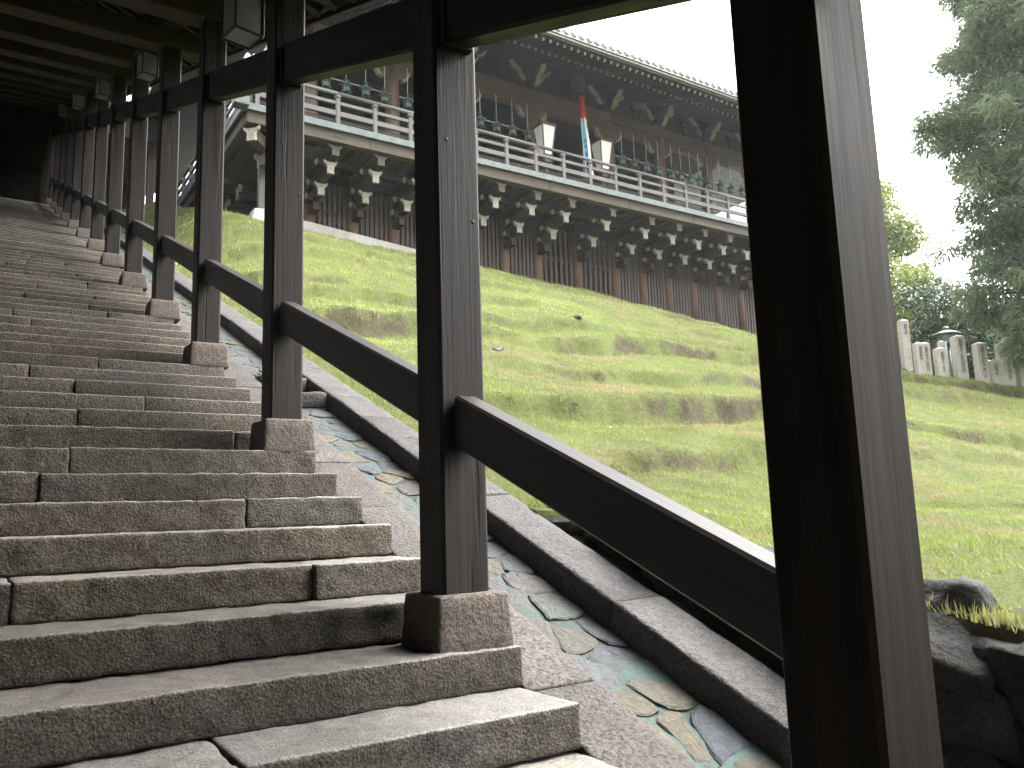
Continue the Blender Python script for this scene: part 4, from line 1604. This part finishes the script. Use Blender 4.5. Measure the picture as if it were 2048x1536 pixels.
# brush strokes on the strips
for (a, zs) in ((DG(-66), [12.9, 12.55, 11.95, 11.6]), (DG(-146), [12.35, 12.15, 11.9, 11.5, 11.3])):
    for z in zs:
        tg = (13.98 - z) / 2.9
        r = .088 + .087 * (13.24 - z) / 2.24 + .022
        aa = a + .25 * math.sin(2.2 * tg)
        c = Vector((SXC + .16 * tg + r * math.cos(aa), SYC + r * math.sin(aa), z))
        M = T(*c) @ Rz(aa)
        geo = []
        for (dy, dz, wy, hz) in ((0, .05, .09, .018), (0, 0, .018, .13), (.03, -.03, .05, .016), (-.03, -.02, .016, .06)):
            v, f = cbox_geo(.006, wy, hz, .001)
            geo.append(([(p[0], p[1] + dy, p[2] + dz) for p in v], f))
        V, F = join_geo(geo)
        add("brush_stroke", mesh("brush_stroke", V, F, M_INK), M, st)

# ================================================================== STONE PILLARS AND LANTERNS ON THE SHOULDER


def text_mesh(body, size):
    cu = bpy.data.curves.new("inscription", 'FONT')
    cu.body = "\n".join(body)
    cu.size = size
    cu.align_x = 'CENTER'
    cu.space_line = .78
    cu.extrude = .002
    cu.resolution_u = 2
    cu.materials.append(M_INK)
    o = bpy.data.objects.new("tmp", cu)
    COL.objects.link(o)
    dg = bpy.context.evaluated_depsgraph_get()
    me = bpy.data.meshes.new_from_object(o.evaluated_get(dg))
    bpy.data.objects.remove(o)
    if not me.materials:
        me.materials.append(M_INK)
    return me


PIL = [(22.78, 13.95, 1.22, .24, "", "narrow pale stone pillar at the edge of the near post"),
       (23.10, 13.74, 1.32, .25, "昭和十年", "tall tan stone pillar with a notched shoulder, second from the near post"),
       (23.36, 13.50, .93, .25, "奉納金壱封", "short bluish grey stone pillar in front of the tall tan one"),
       (23.58, 13.45, .93, .26, "昭和九年十一月吉日", "yellowish stone pillar with faint writing left of the low grey one"),
       (23.98, 13.21, .84, .29, "昭和四年十二月吉日", "lowest grey stone pillar with a column of dark writing"),
       (24.28, 13.30, 1.06, .17, "", "slim pale stone pillar beside the thin white pole"),
       (24.50, 12.92, 1.24, .31, "昭和五十六年四月吉日", "broad grey stone pillar touched by the hanging cedar branches"),
       (25.02, 12.58, 1.16, .30, "昭和十九年十二月一日", "leaning cream stone pillar with bold black date"),
       (25.42, 12.42, .72, .26, "昭和廿年", "short stone pillar standing against the left side of a taller one"),
       (25.66, 12.21, 1.22, .36, "明治二十九年八月大吉", "wide tan stone pillar with black writing under the cedar boughs"),
       (26.10, 11.95, .84, .30, "昭和", "low dim stone pillar at the right edge of the picture")]
for (x, y, h, w, txt, lab) in PIL:
    zb = float(height(np.array([x]), np.array([y]))[0]) - .12
    B = T(x, y, zb) @ Rz(math.radians(-27)) @ Matrix.Rotation(random.uniform(-.012, .012), 4, 'Y')
    t = add("stone_pillar", None, B, None, label=lab, category="pillar", group="inscribed stone pillars on the hill shoulder")
    h *= 1.12
    hh = h + .12
    d = w * .9
    V, F = join_geo([cbox_geo(w, d, hh - .05, .012)])
    V = [(a, b, c + (hh - .05) / 2) for (a, b, c) in V]
    # low pyramidal cap
    c0 = hh - .052
    capv = [(-w / 2 + .01, -d / 2 + .01, c0), (w / 2 - .01, -d / 2 + .01, c0), (w / 2 - .01, d / 2 - .01, c0), (-w / 2 + .01, d / 2 - .01, c0), (0, 0, hh + .01)]
    capf = [[0, 1, 4], [1, 2, 4], [2, 3, 4], [3, 0, 4], [3, 2, 1, 0]]
    add("shaft", mesh("shaft", V, F, M_PIL), B, t)
    add("cap", mesh("cap", capv, capf, M_PIL), B, t)
    if txt:
        n = len(txt)
        size = min(w * .42, (h - .3) / (n * .80))
        me = text_mesh(txt, size)
        add("inscription", me, B @ T(0, -d / 2 - .003, hh - .24) @ Matrix.Rotation(math.pi / 2, 4, 'X'), t)
# thin white pole
x, y = 24.18, 13.10
zb = float(height(np.array([x]), np.array([y]))[0]) - .1
t = add("white_pole", None, T(x, y, zb), None, label="thin white metal pole between the low grey pillar and the slim one", category="pole")
rod("pole_shaft", (x, y, zb), (x, y, zb + 1.22), .026, M_RODW, t, 10)
add("pole_cap", lathe("pole_cap", [(.028, 0), (.03, .02), (.012, .05)], 10, M_RODW), T(x, y, zb + 1.22), t)

# bronze post lantern and stone lanterns behind
x, y = 25.5, 13.76
zb = 3.3
t = add("bronze_post_lantern", None, T(x, y, zb), None, label="green bronze lantern on a post behind the stone pillars", category="lantern")
rod("post", (x, y, zb), (x, y, 4.85), .06, M_BRONZE, t, 10)
V, F = lathe_geo([(.20, 0), (.27, .03), (.27, .30), (.22, .33)], 6)
add("fire_box", mesh("fire_box", V, F, M_BRONZE), T(x, y, 4.85), t)
V, F = lathe_geo([(.40, 0), (.41, .03), (.2, .12), (.06, .16), (.10, .22), (.03, .28)], 6)
add("roof", mesh("roof", V, F, M_BRONZE), T(x, y, 5.17), t)
for (x, y, zt, s, lab) in ((25.2, 15.2, 4.95, .8, "weathered stone lantern between near post and tall tan pillar"), (27.2, 13.6, 4.55, .9, "grey stone lantern in the shade between two broad pillars"),
                           (28.0, 12.9, 4.0, .8, "low stone lantern in the shade beside the wide tan pillar")):
    t = add("stone_lantern", None, T(x, y, 3.1), None, label=lab, category="lantern", group="stone lanterns in the trees")
    h = zt - 3.1
    for nm, prof, n in (("base", [(.28 * s, 0), (.24 * s, .12)], 6), ("shaft", [(.15 * s, .12), (.13 * s, h * .6)], 12), ("platform", [(.16 * s, h * .6), (.26 * s, h * .66), (.26 * s, h * .69)], 6),
                        ("fire_box", [(.19 * s, h * .69), (.19 * s, h * .83)], 6), ("roof", [(.36 * s, h * .83), (.37 * s, h * .86), (.15 * s, h * .95), (.05 * s, h)], 6)):
        V, F = lathe_geo(prof, n)
        add(nm, mesh(nm, V, F, M_KERB), T(x, y, 3.1), t)

# ================================================================== TREES


def leaf_cloud(centres, radii, per, ln, wd, droop, seed, squash=.7, dirs=None):
    """many small leaf faces round clump centres"""
    r = np.random.default_rng(seed)
    cs, rs = np.asarray(centres), np.asarray(radii)
    c = np.repeat(cs, per, 0)
    rad = np.repeat(rs, per)
    n = len(c)
    d = r.normal(size=(n, 3))
    d /= np.linalg.norm(d, axis=1, keepdims=True)
    rr = rad * r.uniform(.15, 1.0, n) ** .6
    off = d * rr[:, None]
    off[:, 2] *= squash
    p = c + off
    a = d * np.array([1, 1, .3]) + r.normal(size=(n, 3)) * .55
    a[:, 2] -= droop
    a /= np.linalg.norm(a, axis=1, keepdims=True)
    s = np.cross(a, r.normal(size=(n, 3)))
    s /= np.linalg.norm(s, axis=1, keepdims=True)
    L = ln * r.uniform(.55, 1.35, n)
    W = wd * r.uniform(.6, 1.3, n)
    V = np.stack([p, p + a * (L * .45)[:, None] + s * (W / 2)[:, None], p + a * L[:, None], p + a * (L * .45)[:, None] - s * (W / 2)[:, None]], 1).reshape(-1, 3)
    F = np.arange(n * 4, dtype=np.int32).reshape(-1, 4)
    clump_t = np.repeat(r.uniform(.15, .85, len(cs)), per)
    tint = np.clip(clump_t + (r.random(n) - .5) * .5, 0, 1)
    return V, F, np.repeat(tint, 4)


def tree(name, label, base, top, trunk_r, centres, radii, per, ln, wd, droop, seed, mat, squash=.7, group=None, bend=.2):
    t = add(name, None, T(*base), None, label=label, category="tree" if "tree" in name or "cedar" in name else "shrub")
    if group:
        t["group"] = group
    b, tp = Vector(base), Vector(top)
    pts = [b.lerp(tp, i / 8) + Vector((math.sin(i * .9) * bend * i / 8, math.cos(i * 1.1) * bend * i / 8, 0)) for i in range(9)]
    V, F = tube_geo([tuple(p) for p in pts], trunk_r, 10, trunk_r * .18)
    add("trunk", mesh("trunk", V, F, M_BARK, True), None, t)
    geo = []
    for c, r_ in zip(centres, radii):
        h = min(max((c[2] - .25 * math.hypot(c[0] - b.x, c[1] - b.y) - b.z) / max(.1, tp.z - b.z), .03), .97)
        p = b.lerp(tp, h)
        q = Vector(c)
        m_ = p.lerp(q, .55) + Vector((0, 0, .12 * (q - p).length))
        geo.append(tube_geo([tuple(p), tuple(m_), tuple(q)], max(.012, trunk_r * .16 * (1 - .6 * h)), 5, .008))
    V, F = join_geo(geo)
    lm = add("limbs", mesh("limbs", V, F, M_BARK, True), None, t)
    V, F, tn = leaf_cloud(centres, radii, per, ln, wd, droop, seed, squash)
    me = np_mesh("crown", V, F, mat)
    at = me.attributes.new("tint", 'FLOAT', 'POINT')
    at.data.foreach_set("value", tn.astype(np.float32))
    add("crown", me, None, t)
    return t


def crown_pts(cx, cy, z0, z1, rmax, n, seed, shape, rc=(.5, .9), inner=.35):
    r = np.random.default_rng(seed)
    C, Rr = [], []
    while len(C) < n:
        t = r.random()
        z = z0 + (z1 - z0) * t
        rad = rmax * shape(t)
        a = r.uniform(0, 2 * math.pi)
        lob = .86 + .14 * math.sin(3 * a + 5 * t * 3.1 + seed) + .12 * math.sin(t * 31 + seed)
        q = rad * lob * math.sqrt(r.uniform(inner ** 2, 1))
        C.append((cx + q * math.cos(a), cy + q * math.sin(a), z))
        Rr.append(r.uniform(*rc))
    return C, Rr


# the tall cedar at the right edge
C_, R_ = crown_pts(25.7, 9.9, 4.2, 17.0, 3.75, 820, 5, lambda t: (.72 + .5 * t if t < .35 else (1.0 - .55 * (t - .35))), (.38, .72))
tree("cedar_tree", "tall drooping cedar at the right edge, branches hanging over the pillars", (25.8, 10.0, 2.2), (25.6, 9.9, 20.5), .34, C_, R_, 300, .22, .05, .75, 3, M_CEDAR, .75)
# yellow-green maple beyond the near post
C_, R_ = crown_pts(40.5, 25.8, 6.5, 17.2, 4.6, 120, 8, lambda t: (.6 + 1.0 * t if t < .4 else 1.0 - .75 * (t - .4) / .6), (.8, 1.3))
tree("maple_tree", "light yellow-green tree rising just beside the near post", (40.5, 25.8, 2.5), (40.3, 25.6, 16.5), .3, C_, R_, 230, .24, .15, .15, 9, M_LLEAF, .55)
C_, R_ = crown_pts(36.5, 22.6, 3.5, 9.6, 3.2, 70, 18, lambda t: 1 - .4 * t, (.7, 1.1))
tree("maple_tree", "lower yellow-green tree spreading behind the first stone pillars", (36.5, 22.6, 2.5), (36.4, 22.4, 9.0), .2, C_, R_, 230, .22, .14, .2, 19, M_LLEAF, .55)
# dark evergreens behind the pillars
for i, (x, y, zt, r_, lab) in enumerate(((31.5, 17.2, 8.6, 2.3, "dark glossy evergreen shrub behind the left stone pillars"), (32.6, 14.6, 7.4, 2.6, "dark evergreen shrub under the cedar behind the pillars"),
                                         (34.0, 12.0, 7.0, 2.8, "dim evergreen shrub at the right edge behind the cedar"), (29.8, 12.5, 5.6, 1.7, "low dark evergreen shrub close behind the wide pillar"),
                                         (30.5, 15.6, 5.8, 1.9, "low evergreen shrub behind the green bronze post lantern"))):
    C_, R_ = crown_pts(x, y, 3.0, zt, r_, 60, 40 + i, lambda t: .85 + .3 * t if t < .5 else 1.0 - .9 * (t - .5), (.5, .85), .2)
    tree("evergreen_shrub", lab, (x, y, 2.4), (x, y, zt - .6), .14, C_, R_, 240, .17, .085, .25, 60 + i, M_DLEAF, .8, "evergreen shrubs behind the stone pillars")
# trees closing the far right and the back
for i, (x, y, zt, r_, lab) in enumerate(((44.0, 17.5, 9.5, 4.2, "broad shaded tree far behind the stone pillars"), (46.0, 12.0, 9.0, 4.2, "shaded tree far behind the cedar trunk"),
                                         (30.5, 23.5, 8.5, 2.6, "small shaded tree hidden beside the hall end"))):
    C_, R_ = crown_pts(x, y, 2.6, zt, r_, 70, 80 + i, lambda t: .9 if t < .5 else 1.0 - .8 * (t - .5), (.8, 1.3), .2)
    tree("shade_tree", lab, (x, y, 1.5), (x, y, zt - .6), .22, C_, R_, 200, .26, .15, .25, 90 + i, M_DLEAF, .8, "shaded trees behind the pillars")

# ================================================================== HAZE
hz = bpy.data.materials.new("haze")
hz.use_nodes = True
hn = hz.node_tree
hn.nodes.clear()
ho = hn.nodes.new("ShaderNodeOutputMaterial")
hv = hn.nodes.new("ShaderNodeVolumePrincipled")
hv.inputs["Color"].default_value = (.93, .95, 1.0, 1)
hv.inputs["Density"].default_value = .00045
hv.inputs["Anisotropy"].default_value = .3
hn.links.new(hv.outputs[0], ho.inputs["Volume"])
V, F = cbox_geo(430, 430, 37, .01)
add("haze", mesh("haze", [(a + 30, b + 30, c + 4.5) for (a, b, c) in V], F, hz), None, None, kind="stuff", label="thin pale damp air over the hillside", category="haze")
